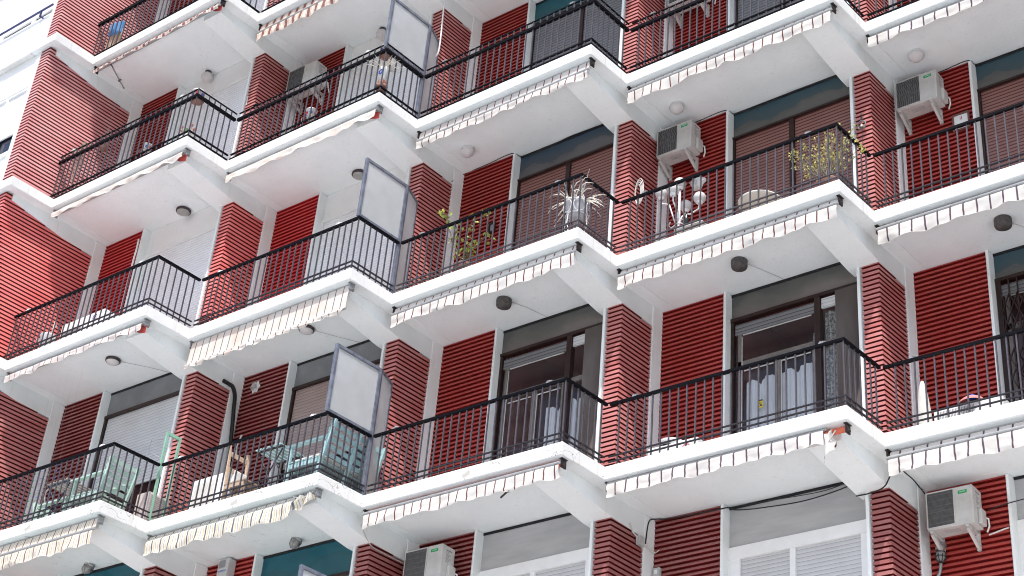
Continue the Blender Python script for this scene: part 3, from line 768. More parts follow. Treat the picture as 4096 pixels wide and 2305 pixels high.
# ------------------------------------------------------------------ ceiling lamps
def lamp_disc(i, k, s, d, label, style, r=.103):
    o = thing('ceiling_lamp', bp(i, s, d, H - TS - .006, k), label, 'ceiling lamp', 'round lamps on the balcony ceilings')
    m = MB()
    if style == 'grey':
        m.lathe([(.001, 0), (r, 0), (r * 1.02, -.02), (r * 1.0, -.085), (r * .93, -.105), (.001, -.108)], n=24); m.build('drum', M_GREYLAMP, o)
    elif style == 'rim':
        m.lathe([(r * .5, 0), (r * 1.05, 0), (r * 1.08, -.03), (r * .98, -.045), (r * .9, -.04)], n=24); m.build('rim', M_LAMPRIM, o)
        m = MB(); m.lathe([(r * .93, -.038), (r * .8, -.062), (r * .45, -.078), (.001, -.083)], n=24); m.build('diffuser', M_CAGEGLASS if 'grey' in label else M_LAMPGLASS, o)
    elif style == 'dome':
        m.lathe([(r * .4, 0), (r * .85, 0), (r * .86, -.02)], n=24); m.build('rim', M_WHITE, o)
        m = MB(); m.lathe([(r * .85, -.018), (r * 1.0, -.05), (r * .92, -.085), (r * .6, -.125), (r * .25, -.14), (.001, -.143)], n=24); m.build('diffuser', M_LAMPGLASS, o)
    elif style == 'globe':
        m.lathe([(.001, 0), (.055, 0), (.055, -.035), (.045, -.045)], n=18); m.build('base', M_LAMPRIM, o)
        m = MB(); m.sphere((0, 0, -.12), .098, n=20); m.build('globe', M_LAMPGLASS, o)
    return o
lamp_disc(0, 2, 1.50, 1.22, 'white globe lamp under the ceiling left of the uppermost pillar, beside the white wall panel', 'globe')
lamp_disc(1, 2, 1.55, 1.24, 'white globe lamp half hidden behind the uppermost framed glass screen', 'globe')
lamp_disc(2, 1, .30, .76, 'pinkish opal dome lamp on the ceiling above the leafy vine balcony', 'dome')
lamp_disc(3, 1, .29, .745, 'pinkish opal dome lamp just above the air conditioner over the globe lamp stand', 'dome')
lamp_disc(4, 1, .315, .70, 'pinkish opal dome lamp above the air conditioner near the framed sign', 'dome')
lamp_disc(0, 1, 1.77, 1.18, 'ceiling lamp with dark rim and grey glass above the vivid red balcony', 'rim', .113)
lamp_disc(1, 1, 1.66, 1.16, 'dark-rimmed lamp with grey glass peeking out left of the middle glass screen', 'rim', .113)
lamp_disc(0, 0, 1.73, .62, 'brown-rimmed lamp on the ceiling over the mint armchair, with a thin cable', 'rim', .105)
lamp_disc(1, 0, 1.69, .65, 'brown-rimmed lamp half hidden by the let-down peach awning', 'rim', .105)
lamp_disc(2, 0, 1.367, .68, 'rusty brown drum lamp on the ceiling in front of the dark red room', 'grey')
lamp_disc(3, 0, 1.359, .675, 'weathered grey drum lamp on the ceiling above the scalloped curtain', 'grey')
lamp_disc(4, 0, 1.25, .70, 'weathered grey drum lamp at the right edge of the picture', 'grey')
def lamp_wire(i, k, pts, label, mt=M_CABLEW, r=.0035, cat='cable', name='cable'):
    m = MB(True); m.tube(pts, r, 5); o = m.build(name, mt, None, bp(i, 0, 0, 0, k)); return tag(o, label, cat)
zc = H - TS - .010
M_WIRE = mat('thin_grey_wire', (.50, .49, .48), .7)
lamp_wire(0, 0, [(1.78, .72, zc), (2.0, 1.05, zc), (2.15, 1.33, zc)], 'thin wire on the ceiling from the brown-rimmed lamp to the grey panel', M_WIRE)
lamp_wire(1, 0, [(1.74, .75, zc), (1.9, 1.0, zc - .015), (2.05, 1.33, zc)], 'thin sagging wire on the ceiling behind the let-down peach awning', M_WIRE)
lamp_wire(2, 0, [(1.42, .78, zc), (1.5, 1.0, zc), (1.56, 1.30, zc)], 'thin wire on the ceiling from the rusty drum lamp to the dark transom', M_WIRE)
lamp_wire(3, 0, [(1.41, .78, zc), (1.5, 1.05, zc), (1.58, 1.30, zc)], 'thin wire on the ceiling from the weathered drum lamp above the scalloped curtain', M_WIRE)
lamp_wire(4, 0, [(1.30, .80, zc), (1.42, 1.05, zc), (1.5, 1.32, zc)], 'thin wire running from the drum lamp at the right edge', M_WIRE)
def caged(i, k, s, d, z, label, wall=False):
    o = thing('caged_lamp', bp(i, s, d, z, k), label, 'wall lamp' if wall else 'ceiling lamp')
    m = MB()
    if not wall:
        m.xf = Matrix.Rotation(R(-25), 4, 'X'); 
        m.lathe([(.001, .04), (.075, .04), (.08, .0), (.07, -.012)], n=18); m.build('base', M_STEEL, o)
        m = MB(xf=Matrix.Rotation(R(-25), 4, 'X')); m.sphere((0, 0, -.03), .062, n=16, sq=1.3); m.build('glass', M_CAGEGLASS, o)
        m = MB(xf=Matrix.Rotation(R(-25), 4, 'X'))
        for a in range(3):
            an = a * math.pi / 3
            m.tube([(.07 * math.cos(an) * math.sin(t), .07 * math.sin(an) * math.sin(t), -.03 - .09 * math.cos(t)) for t in [x * math.pi / 10 - math.pi / 2 for x in range(11)]], .005, 5)
        m.tube([(.066 * math.cos(t), .066 * math.sin(t), -.06) for t in [x * math.pi / 8 for x in range(17)]], .005, 5); m.build('cage', M_STEEL, o)
    else:
        m.cbox((0, .02, .10), (.10, .06, .07)); m.lathe([(.05, .075), (.055, .05), (.045, .03)], (0, -.02, .0), n=16); m.build('base', M_STEEL, o)
        m = MB(); m.sphere((0, -.02, -.03), .055, n=16, sq=1.4); m.build('glass', mat('clear_bulb_glass', (.25, .25, .25), .15), o)
        m = MB()
        for a in range(4):
            an = a * math.pi / 4
            m.tube([(.062 * math.cos(an) * math.sin(t), -.02 + .062 * math.sin(an) * math.sin(t), -.03 - .085 * math.cos(t)) for t in [x * math.pi / 12 - math.pi * .5 for x in range(13)]], .005, 5)
        for zz, rr in ((-.0, .06), (-.05, .058)):
            m.tube([(rr * math.cos(t), -.02 + rr * math.sin(t), zz) for t in [x * math.pi / 8 for x in range(17)]], .005, 5)
        m.build('cage', M_DARKMETAL, o)
    return o
caged(0, -1, 1.53, 1.15, H - TS - .04, 'wire-caged bulkhead lamp on the ceiling in the lower left corner')
caged(1, -1, 1.66, 1.10, H - TS - .04, 'wire-caged bulkhead lamp on the ceiling left of the lowest glass screen')
caged(4, -1, -.03, 1.19, 2.02, 'wire-caged lamp on the red wall under the lower right air conditioner', True)

# ------------------------------------------------------------------ framed glass screens between neighbours
def screen(k, label, ztop):
    o = thing('glass_screen', bp(2, 0, -RR, 0, k), label, 'glass screen', 'framed glass screens dividing the balconies')
    z0 = .862; t = .022; L = RR + .035
    m = MB(True)
    y0, y1 = .0, L
    m.box((-.045 - t, y0, z0), (-.045 + t, y0 + .04, ztop)); m.box((-.045 - t, y1 - .045, .02), (-.045 + t, y1, ztop))
    m.box((-.045 - t, y0 + .04, z0), (-.045 + t, y1 - .045, z0 + .04)); m.box((-.045 - t, y0 + .04, ztop - .045), (-.045 + t, y1 - .045, ztop))
    m.build('frame', M_FRAMEBLUE, o, bevel=.003)
    m = MB(True); m.box((-.051, y0 + .036, z0 + .036), (-.039, y1 - .04, ztop - .04)); m.build('glass_pane', G_SCREEN, o)
    # narrow full-height leaf from the notch back to the pillar edge
    a = Vector((-.045, L + .001, 0)); b = Vector((-.205, RR + .405, 0)); dr = (b - a).normalized()
    m = MB(True)
    for p in (a + dr * .015, b - dr * .015): m.beam((p.x, p.y, .02), (p.x, p.y, ztop), .03, .035, up=(dr.x, dr.y, 0))
    m.beam((a.x + dr.x * .03, a.y + dr.y * .03, ztop - .02), (b.x - dr.x * .03, b.y - dr.y * .03, ztop - .02), .03, .04)
    m.beam((a.x + dr.x * .03, a.y + dr.y * .03, .04), (b.x - dr.x * .03, b.y - dr.y * .03, .04), .03, .04)
    m.build('side_frame', M_FRAMEBLUE, o)
    m = MB(True); m.beam((a.x + dr.x * .02, a.y + dr.y * .02, ztop * .5 + .02), (b.x - dr.x * .02, b.y - dr.y * .02, ztop * .5 + .02), .01, ztop - .08); m.build('side_pane', G_SCREEN, o)
    return o
screen(2, 'uppermost framed glass screen, cut off by the top edge of the picture', 1.84)
screen(1, 'middle framed glass screen, standing at the vivid red corner pillar', 1.84)
screen(0, 'mesh-like grey glass screen with a drilled frame, above the light blue bench', 1.85)
screen(-1, 'top corner of a framed glass screen rising into view at the bottom edge', 1.79)

# ------------------------------------------------------------------ lettering helper
def lettering(txt, size, mt, parent, loc, rot, name='lettering', ext=.0006):
    c = bpy.data.curves.new(name, 'FONT'); c.body = txt; c.size = size; c.extrude = ext; c.align_x = 'CENTER'; c.align_y = 'CENTER'
    c.materials.append(mt); t = bpy.data.objects.new(name, c); COL.objects.link(t)
    me = bpy.data.meshes.new_from_object(t.evaluated_get(bpy.context.evaluated_depsgraph_get())); bpy.data.objects.remove(t)
    o = bpy.data.objects.new(name, me); COL.objects.link(o); o.parent = parent; o.location = loc; o.rotation_euler = rot
    return o
FRONT = (R(90), 0, 0)
SIDE = (R(90), 0, R(90))

# ------------------------------------------------------------------ air conditioners
G_AC = 'air conditioner outdoor units'
def ac_unit(i, k, s, d, z, label, W=.56, Hh=.47, D=.25, style='swirl', badge=True, brackets=True, sidelabel=True):
    o = thing('air_conditioner', bp(i, s, d, z, k), label, 'air conditioner', G_AC)
    m = MB(); m.box((0, 0, 0), (W, D, Hh)); m.build('casing', M_ACBODY, o, bevel=.012)
    gw = W * .56; gx0, gx1, gz0, gz1 = W * .035, W * .035 + gw, Hh * .06, Hh * .95
    m = MB(); m.box((gx0, -.004, gz0), (gx1, -.001, gz1))
    gr = m.build('fan_opening', M_ACGRILLE, o)
    m = MB(); cx, cz = (gx0 + gx1) / 2, (gz0 + gz1) / 2; rad = min(gw, gz1 - gz0) * .46
    for a in range(7):
        an = a * 2 * math.pi / 7
        p = [(cx + rr * math.cos(an + rr * 2.2), cz + rr * math.sin(an + rr * 2.2)) for rr in (.03, rad * .5, rad * .95)]
        q = [(cx + rr * math.cos(an + .5 + rr * 2.2), cz + rr * math.sin(an + .5 + rr * 2.2)) for rr in (.03, rad * .5, rad * .95)]
        vs = [(x, -.0055, zz) for x, zz in p + q]; m.add(vs, [(0, 1, 4, 3), (1, 2, 5, 4)])
    m.lathe([(.0005, 0), (.03, -.0), (.03, .004)], (cx, -.009, cz), 14, axis='y'); m.build('fan', mat('fan_blades', (.11, .115, .12), .5), gr)
    m = MB()
    if style == 'swirl':
        for a in range(11):
            x = gx0 + gw * (a + .5) / 11
            m.tube([(x + .018 * math.sin(t * 3.0), -.011, gz0 + (gz1 - gz0) * t / 6) for t in range(7)], .0035, 4)
    else:
        for a in range(30): m.box((gx0 + gw * (a + .3) / 30, -.012, gz0), (gx0 + gw * (a + .55) / 30, -.008, gz1))
        for a in range(6): m.box((gx0, -.0135, gz0 + (gz1 - gz0) * (a + .5) / 6), (gx1, -.0122, gz0 + (gz1 - gz0) * (a + .5) / 6 + .004))
    m.build('fan_grille', M_ACSLAT, gr)
    m = MB(); t = .014
    m.box((gx0 - t, -.010, gz0 - t), (gx1 + t, -.0005, gz0)); m.box((gx0 - t, -.010, gz1), (gx1 + t, -.0005, gz1 + t))
    m.box((gx0 - t, -.010, gz0), (gx0, -.0005, gz1)); m.box((gx1, -.010, gz0), (gx1 + t, -.0005, gz1)); m.build('grille_surround', M_ACBODY, o)
    if badge:
        bx = W * .70; m = MB(); m.box((bx, -.0035, Hh * .80), (bx + W * .19, -.0015, Hh * .885)); bd = m.build('badge', M_GREEN, o)
        lettering('GENERAL', .017, M_WHITE, bd, (bx + W * .10, -.0045, Hh * .845), FRONT)
    if sidelabel:
        m = MB(); m.box((W + .001, D * .25, Hh * .50), (W + .003, D * .80, Hh * .90)); sl = m.build('data_plate', mat('label_paper', (.66, .66, .64), .6), o)
        m = MB()
        for a in range(9): m.box((W + .0032, D * .30, Hh * (.53 + a * .036)), (W + .0042, D * (.5 + .25 * ((a * 37) % 7) / 7), Hh * (.542 + a * .036)))
        m.box((W + .0032, D * .30, Hh * .85), (W + .0042, D * .74, Hh * .885)); m.build('plate_print', M_INK, sl)
    # service valves with insulated pipes
    m = MB(); m.box((W + .0005, D * .45, Hh * .06), (W + .045, D * .98, Hh * .46)); m.build('valve_cover', M_ACBODY, o, bevel=.01)
    m = MB(); m.tube([(W + .03, D * .9, Hh * .3), (W + .055, D * 1.05, Hh * .28), (W + .05, D * 1.15, Hh * .12), (W + .01, 1.2 - d + .03, Hh * .0)], .011, 6); m.build('pipe', M_WHITE, o)
    m = MB(); rn = random.Random(i * 5 + k)
    for a in range(6): m.lathe([(.0005, 0), (.008, 0), (.008, .002)], (W * (.15 + .7 * rn.random()), D * (.2 + .6 * rn.random()), -.003), 8)
    m.box((W * .3, D * .25, -.003), (W * .62, D * .6, -.0005)); m.build('base_pressing', mat('dull_base_metal', (.50, .50, .49), .5), o)
    if brackets:
        yw = 1.228 - d
        for x in (W * .08, W * .84):
            m = MB()
            m.box((x - .018, -.0, -.032), (x + .018, yw - .03, -.004))
            m.beam((x, .03, -.03), (x, yw - .035, -.165), .034, .045)
            m.box((x - .020, yw - .03, -.21), (x + .020, yw, .02)); m.build('bracket', M_ACBODY, o)
    return o
ac_unit(1, 2, -.07, .86, 1.93, 'grey-white air conditioner on the wall behind the double-topped railing, second balcony row', W=.62, Hh=.45, D=.26, badge=False)
m = None
ac_unit(3, 2, -.05, .90, 1.93, 'air conditioner of which only the wall brackets and bottom show, at the top edge', W=.60)
ac_unit(3, 1, -.145, .915, 2.17, 'air conditioner with green badge hanging above the globe lamp stand', W=.56)
ac_unit(4, 1, -.115, .915, 2.165, 'air conditioner with green badge hanging above the small framed wall sign', W=.575)
ac_unit(2, -1, -.03, .86, 2.09, 'tall air conditioner with dark grille, cut by the bottom edge of the picture', W=.62, style='bars')
ac_unit(4, -1, -.035, .915, 2.185, 'barred-grille air conditioner above the wire-caged wall lamp at the lower right', W=.55, Hh=.46, style='bars')

def floor_unit(i, k, s, d, label, W, Hh, D=.28, vent='slots', mark=None, rz=0.):
    o = thing('floor_unit', bp(i, s, d, .01, k), label, 'air conditioner', None, rz)
    m = MB(); m.box((0, 0, 0.03), (W, D, Hh)); m.build('casing', M_WHITE, o, bevel=.02)
    m = MB(); m.box((.04, .03, 0), (.10, D - .03, .03)); m.build('foot', M_DARKMETAL, o)
    m = MB(); m.box((W - .10, .03, 0), (W - .04, D - .03, .03)); m.build('foot', M_DARKMETAL, o)
    m = MB()
    if vent == 'slots':
        for a in range(24): m.box((W * .08 + a * W * .022, -.004, Hh - .14), (W * .08 + a * W * .022 + W * .010, -.001, Hh - .04))
        m.build('vent', M_INK, o)
    elif vent == 'panel':
        m.box((W * .05, -.006, .08), (W * .56, -.001, Hh - .08)); m.build('panel', mat('cream_panel', (.72, .69, .64), .5), o)
    else:
        for a in range(5): m.box((W * .05, -.004, Hh - .25 + a * .02), (W * .5, -.001, Hh - .242 + a * .02))
        m.build('vent', M_INK, o)
    if mark == 'tricolor':
        m = MB(); m.lathe([(.0005, 0), (.058, 0), (.058, .003)], (W * .80, -.004, Hh - .10), 22, axis='y'); b = m.build('emblem', M_WHITE, o)
        m = MB(); n = 14
        vs = []
        for a in range(n + 1):
            t = R(35) + R(180) * a / n; vs += [(W * .80 + .055 * math.cos(t), -.0052, Hh - .10 + .055 * math.sin(t)), (W * .80 + .036 * math.cos(t), -.0052, Hh - .10 + .036 * math.sin(t))]
        m.add(vs, [(2 * a, 2 * a + 1, 2 * a + 3, 2 * a + 2) for a in range(n)]); m.build('emblem_arc', M_BLUEP, b)
        m = MB(); m.add([(W * .80 - .03, -.0053, Hh - .125), (W * .80 + .035, -.0053, Hh - .105), (W * .80 + .03, -.0053, Hh - .07), (W * .80 - .02, -.0053, Hh - .095)], [(0, 1, 2, 3)]); m.build('emblem_flash', M_REDP, b)
    if mark == 'redring':
        m = MB(); n = 20; vs = []; cx, cz = W * .78, Hh - .12
        for a in range(n + 1):
            t = 2 * math.pi * a / n; vs += [(cx + .06 * math.cos(t), -.004, cz + .06 * math.sin(t)), (cx + .046 * math.cos(t), -.004, cz + .046 * math.sin(t))]
        m.add(vs, [(2 * a, 2 * a + 1, 2 * a + 3, 2 * a + 2) for a in range(n)])
        m.add([(cx - .03, -.004, cz - .03), (cx + .02, -.004, cz - .035), (cx + .03, -.004, cz + .02), (cx + .005, -.004, cz - .01), (cx - .01, -.004, cz + .03)], [(0, 1, 2, 3, 4)])
        m.build('emblem', mat('pale_red_print', (.80, .14, .20), .5), o)
    if mark == 'greentag':
        m = MB(); x0, z0 = W * .66, .17; m.box((x0, -.004, z0), (x0 + .15, -.001, z0 + .008)); m.box((x0, -.004, z0 + .045), (x0 + .15, -.001, z0 + .053))
        m.box((x0, -.004, z0 + .008), (x0 + .006, -.001, z0 + .045)); m.box((x0 + .144, -.004, z0 + .008), (x0 + .15, -.001, z0 + .045)); b = m.build('badge', M_GREEN, o)
        lettering('GENERAL', .026, M_GREEN, b, (x0 + .075, -.003, z0 + .026), FRONT)
    return o
floor_unit(0, 1, .42, .47, 'long white floor unit with a round blue and red emblem', 1.02, .72, mark='tricolor', vent='none2')
floor_unit(1, 0, .22, .42, 'white unit with cream panel and green tag, on the floor behind the pine chair', .80, .70, vent='panel', mark='greentag')
floor_unit(3, 0, .05, .72, 'white unit with pale red ring emblem, low behind the rail', .72, .52, vent='grid', mark='redring')
floor_unit(4, 0, .22, .72, 'white slotted unit on the floor with a red and blue cap on top', .82, .535)
cab = thing('ribbed_cabinet', bp(1, -.33, -.02, .01, 0), 'low pale pink cabinet with ribbed grey side, behind the green frame', 'cabinet')
m = MB(); m.box((0, 0, 0), (.26, .36, .44)); m.build('casing', mat('pale_pink_enamel', (.66, .56, .53), .5), cab, bevel=.012)
m = MB()
for a in range(14): m.box((.2605, .03, .04 + a * .027), (.266, .33, .052 + a * .027))
m.build('rib_panel', mat('ribbed_grey_plastic', (.38, .34, .34), .6), cab)

# ------------------------------------------------------------------ chairs, bench, tables
def slat_seat(i, k, s, d, label, name, mt, L, cat, rz=0., cushion=False, mid=False, h=.80, sh=.34, dep=.56):
    """armchair or bench: back along +y at x=0, seat reaching to -x"""
    o = thing(name, bp(i, s, d, .01, k), label, cat, None, rz)
    lean = .13
    def back(z): return lean * (z - sh) / (h - sh) if z > sh else 0
    posts = [0.02, L - .02] + ([L / 2] if mid else [])
    for y in posts:
        m = MB(); m.beam((-.10, y, .0), (back(h) + 0.0, y, h), .035, .05, up=(1, 0, 0)); m.build('back_post', mt, o)
    for n in range(5):
        z = h - .045 - n * .092
        x = -.10 + (back(h) + .10) * z / h
        m = MB(); m.beam((x - .028, -.005, z), (x - .028, L + .005, z), .016, .062, up=(.12, 0, 1)); m.build('back_slat', mt, o)
    for n in range(6):
        x = -.10 - dep * .17 * n
        m = MB(); m.beam((x - .03, 0, sh - .02 * (1 - n / 6)), (x - .03, L, sh - .02 * (1 - n / 6)), .07, .018); m.build('seat_slat', mt, o)
    for y in (0.0, L):
        yy = y + (.02 if y == 0 else -.02)
        m = MB(); m.box((-dep - .07, yy - .018, 0), (-dep - .015, yy + .018, .565)); m.build('front_leg', mt, o)
        m = MB(); m.box((-dep - .10, yy - .035, .565), (-.00, yy + .035, .59)); m.build('armrest', mt, o)
        m = MB(); m.box((-dep - .01, yy - .015, sh - .09), (-.06, yy + .015, sh - .03)); m.build('seat_rail', mt, o)
    m = MB(); m.box((-dep - .045, .02, sh - .10), (-dep - .02, L - .02, sh - .03)); m.build('front_rail', mt, o)
    if cushion:
        m = MB(); m.box((-dep - .0, .06, sh + .012), (-.10, L - .06, sh + .07)); m.build('cushion', mat('cream_cushion_cloth', (.74, .70, .64), .9, (.66, .62, .56), 9, .4, 14), o, bevel=.025)
    return o
slat_seat(0, 0, 2.76, .20, 'mint green slatted armchair seen from behind at the balcony corner', 'slatted_armchair', M_MINT, .50, 'armchair')
slat_seat(0, 0, .92, 1.02, 'mint green slatted chair, mostly hidden behind the rail at the lower left', 'slatted_armchair', M_MINT, .50, 'armchair', rz=R(180), h=.66)
slat_seat(1, 0, 2.99, .14, 'light blue slatted bench with a cream cushion, under the mesh-like glass screen', 'slatted_bench', M_LIGHTBLUE, .98, 'bench', cushion=True, mid=True)
def folding_table(i, k, s, d, label, mt_top, mt_leg, W=.46, D=.46, h=.66, rz=0.):
    o = thing('folding_table', bp(i, s, d, .01, k), label, 'folding table', None, rz)
    for n in range(7):
        m = MB(); x = n * W / 6.5; m.box((x, 0, h), (x + .038, D, h + .016)); m.build('table_slat', mt_top, o)
    m = MB(); m.box((0, .03, h - .022), (W * 1.02, .05, h - .001)); m.box((0, D - .05, h - .022), (W * 1.02, D - .03, h - .001)); m.build('under_frame', mt_leg, o)
    for y in (.06, D - .06):
        for a, b in ((.02, W - .02), (W - .02, .02)):
            m = MB(); m.tube([(a, y + (.012 if a < b else 0), 0), (b, y + (.012 if a < b else 0), h - .02)], .010, 6); m.build('leg', mt_leg, o)
    return o
folding_table(0, 0, 1.50, .22, 'grey slatted folding table behind the mint green armchair', mat('grey_weathered_wood', (.44, .40, .36), .7, (.30, .27, .25), 12), mat('blue_black_steel', (.02, .03, .07), .5), h=.66)
folding_table(1, 0, 1.68, .18, 'dark slatted folding table with pale blue edges between pine chair and bench', M_LIGHTBLUE, M_DARKMETAL, W=.46, D=.44, h=.70)
pc = thing('pine_chair', bp(1, 1.02, .30, .01, 0), 'bare pine wood chair standing by the white floor unit', 'chair')
for y in (.02, .36):
    m = MB(); m.beam((-.05, y, 1.02), (.02, y, .40), .035, .035, up=(1, 0, 0)); m.beam((.02, y, .40), (.0, y, 0), .035, .035, up=(1, 0, 0)); m.build('back_leg', M_PINE, pc)
    m = MB(); m.box((.345, y - .018, 0), (.38, y + .018, .395)); m.build('front_leg', M_PINE, pc)
    m = MB(); m.box((.03, y - .01, .20), (.345, y + .01, .225)); m.build('stretcher', M_PINE, pc)
for z in (.90, .66):
    m = MB(); m.box((-.045 + (1.02 - z) * .11 - .012, .035, z - .03), (-.045 + (1.02 - z) * .11 + .010, .345, z + .03)); m.build('back_rail', M_PINE, pc)
m = MB(); m.box((.0, -.005, .40), (.40, .385, .425)); m.build('seat', mat('worn_pine_seat', (.46, .34, .24), .6, (.36, .27, .20), 9), pc, bevel=.005)
m = MB(); m.box((.02, .0, .345), (.36, .012, .399)); m.box((.02, .368, .345), (.36, .38, .399)); m.box((.362, .012, .345), (.374, .368, .399)); m.build('apron', M_PINE, pc)
gf = thing('green_frame', bp(1, -.075, .045, .04, 0), 'empty pale green sash frame leaning upright at the railing notch', 'window frame')
m = MB(True)
W_, H_ = .25, 1.34
m.box((-.014, 0, 0), (.014, .035, H_)); m.box((-.014, W_ - .035, 0), (.014, W_, H_)); m.box((-.014, .035, 0), (.014, W_ - .035, .04)); m.box((-.014, .035, H_ - .045), (.014, W_ - .035, H_)); m.build('sash', M_GREENFRAME, gf)
wb = MB(True); wb.tube([(-.02, -.02, 1.22), (-.16, -.10, 1.20), (-.17, -.10, 1.02), (-.02, .02, .94), (.02, .06, .84)], .006, 5)
tag(wb.build('bent_wire', M_STEEL, None, bp(1, -.075, .045, .04, 0)), 'bent steel wire hooked onto the pale green frame', 'wire')

# round white table, lamp stand, bottle, plaster relief, coil
rt_ = thing('round_table', bp(3, 1.80, .46, .01, 1), 'round white garden table behind the rail, seen from below', 'table')
m = MB(); m.lathe([(.0005, .385), (.25, .385), (.275, .39), (.28, .415), (.27, .425), (.0005, .425)], n=36); m.build('tabletop', mat('ivory_plastic', (.80, .77, .69), .4), rt_)
m = MB(); m.lathe([(.03, 0.02), (.025, .385)], n=12); m.build('stem', M_WHITE, rt_)
m = MB(); m.lathe([(.0005, .0), (.2, .0), (.2, .02), (.0005, .03)], n=20); m.build('base', M_WHITE, rt_)
ls = thing('globe_lamp_stand', bp(3, .52, .56, .01, 1), 'white lamp stand with five glass globes on curled arms', 'lamp stand')
m = MB(); m.lathe([(.0005, 0), (.14, 0), (.13, .02), (.03, .04), (.0005, .045)], n=20); m.build('base', M_WHITE, ls)
m = MB(); m.tube([(0, 0, .03), (0, 0, 1.14)], .019, 10); m.build('pole', M_WHITE, ls)
arms = [(-.29, .0, 1.20), (.30, .02, .93), (.03, -.20, 1.02), (-.03, .2, 1.03), (0, 0, 1.26)]
for (x, y, z) in arms:
    if abs(x) + abs(y) > .01:
        m = MB(); m.tube([(0, 0, .70), (x * .22, y * .22, .66), (x * .30, y * .3, .74), (x * .55, y * .55, z - .22), (x * .95, y * .95, z - .17), (x, y, z - .075)], .010, 6); m.build('arm', M_WHITE, ls)
    m = MB(); m.sphere((x, y, z), .085, n=20); gl = m.build('globe', M_LAMPGLASS, ls)
    m = MB(); m.lathe([(.02, -.10), (.045, -.085), (.05, -.065)], (x, y, z), 14); m.build('collar', M_WHITE, gl)
m = MB(); m.tube([(.0, -.02, .62), (-.10, -.03, .56), (-.14, -.03, .62), (-.11, -.03, .66)], .008, 6); m.tube([(.0, -.02, .62), (.10, -.03, .56), (.15, -.03, .62), (.11, -.03, .66)], .008, 6); m.build('scroll', M_WHITE, ls)
tag((lambda m: (m.lathe([(.0005, 0), (.035, 0), (.036, .17), (.014, .22), (.014, .27), (.0005, .272)], n=14), m.build('bottle', mat('dark_bottle_glass', (.01, .02, .015), .15), None, bp(3, .80, .33, .30, 1)))[1])(MB()),
    'dark glass bottle with pale cap beside the globe lamp stand', 'bottle')
sb = thing('small_stand', bp(3, .80, .33, .01, 1), 'low white side stand under the dark bottle', 'side table')
m = MB(); m.box((-.12, -.1, .26), (.30, .14, .285)); m.build('top', M_WHITE, sb, bevel=.008)
for x, y in ((-.1, -.08), (.28, -.08), (-.1, .12), (.28, .12)):
    m = MB(); m.box((x - .012, y - .012, 0), (x + .012, y + .012, .26)); m.build('leg', M_WHITE, sb)
m = MB(); n = 20; vs = []; fs = []
for a in range(n):
    t = 2 * math.pi * a / n
    rr = .105 * (1 + .16 * math.sin(5 * t + .4) * (1 if math.sin(t) > -.2 else .5)) * (1.15 - .25 * (math.sin(t) < -.3))
    for q, (f, y) in enumerate(((1, 0), (.92, -.03), (.55, -.055), (.2, -.06))):
        bump_ = .014 * math.sin(a * 2.4 + q * 2.1)
        vs.append((rr * f * math.cos(t), y + (bump_ if q else 0), rr * f * 1.18 * math.sin(t)))
for a in range(n):
    for q in range(3): fs.append((a * 4 + q, ((a + 1) % n) * 4 + q, ((a + 1) % n) * 4 + q + 1, a * 4 + q + 1))
fs.append(tuple(a * 4 + 3 for a in range(n)))
m.add(vs, fs, 0, True)
tag(m.build('wall_ornament', M_CERAMIC, None, bp(3, .335, 1.215, 1.725, 1)), 'white plaster relief ornament on the red wall above the globe lamp stand', 'wall ornament')
m = MB(); 
for a in range(4):
    r1 = .05 + .012 * a; cx = .012 * a
    m.tube([(cx + r1 * math.sin(t) * .8, -.02 - .008 * a, -.15 + (.15 + .02 * a) * math.cos(t)) for t in [x * math.pi / 10 for x in range(21)]], .0055, 5)
tag(m.build('cable_coil', M_CABLEW, None, bp(3, .01, .37, 1.33, 1)), 'white cable coil hanging on the red pillar beside the globe lamp stand', 'cable')
# wind chime and small signs
ch = thing('wind_chime', bp(4, -.31, .36, 1.32, 1), 'dark horseshoe wind chime with a small bell on a red pillar', 'wind chime')
m = MB(); m.tube([(.055 * math.sin(t), 0, .34 + .07 * math.cos(t)) for t in [R(a) for a in range(-150, 151, 20)]], .010, 6); m.build('horseshoe', mat('grey_iron', (.16, .16, .18), .5), ch)
m = MB(); m.lathe([(.012, .045), (.022, .03), (.026, .0), (.032, -.012)], (0, -.0, .31), 14); m.build('bell', mat('dull_brass', (.35, .32, .26), .4, metal=.4), ch)
m = MB(); m.tube([(0, 0, .55), (-.01, 0, .48), (0, 0, .41)], .004, 4); m.tube([(.005, 0, .30), (.0, 0, .14), (.01, 0, 0)], .003, 4)
for z in (.50, .46, .43): m.sphere((.0, 0, z), .013, n=8)
m.build('cord', M_DARKMETAL, ch)
def framed(i, k, s, d, z, w, h, label, lines, name='framed_sign', fr=M_BROWN, dark=False):
    o = thing(name, bp(i, s, d, z, k), label, 'wall sign' if not dark else 'wall lamp')
    m = MB(); t = .02
    m.box((0, -.03, 0), (w, 0, t)); m.box((0, -.03, h - t), (w, 0, h)); m.box((0, -.03, t), (t, 0, h - t)); m.box((w - t, -.03, t), (w, 0, h - t)); m.build('frame', fr, o)
    m = MB(); m.box((t, -.012, t), (w - t, -.004, h - t)); f = m.build('face', M_INK if dark else M_WHITE, o)
    if lines:
        m = MB()
        for (x0, z0, x1, z1) in lines: m.box((x0, -.0145, z0), (x1, -.0125, z1))
        m.build('print', lines_m, f)
    return o
lines_m = mat('dark_red_print', (.40, .05, .05), .6)
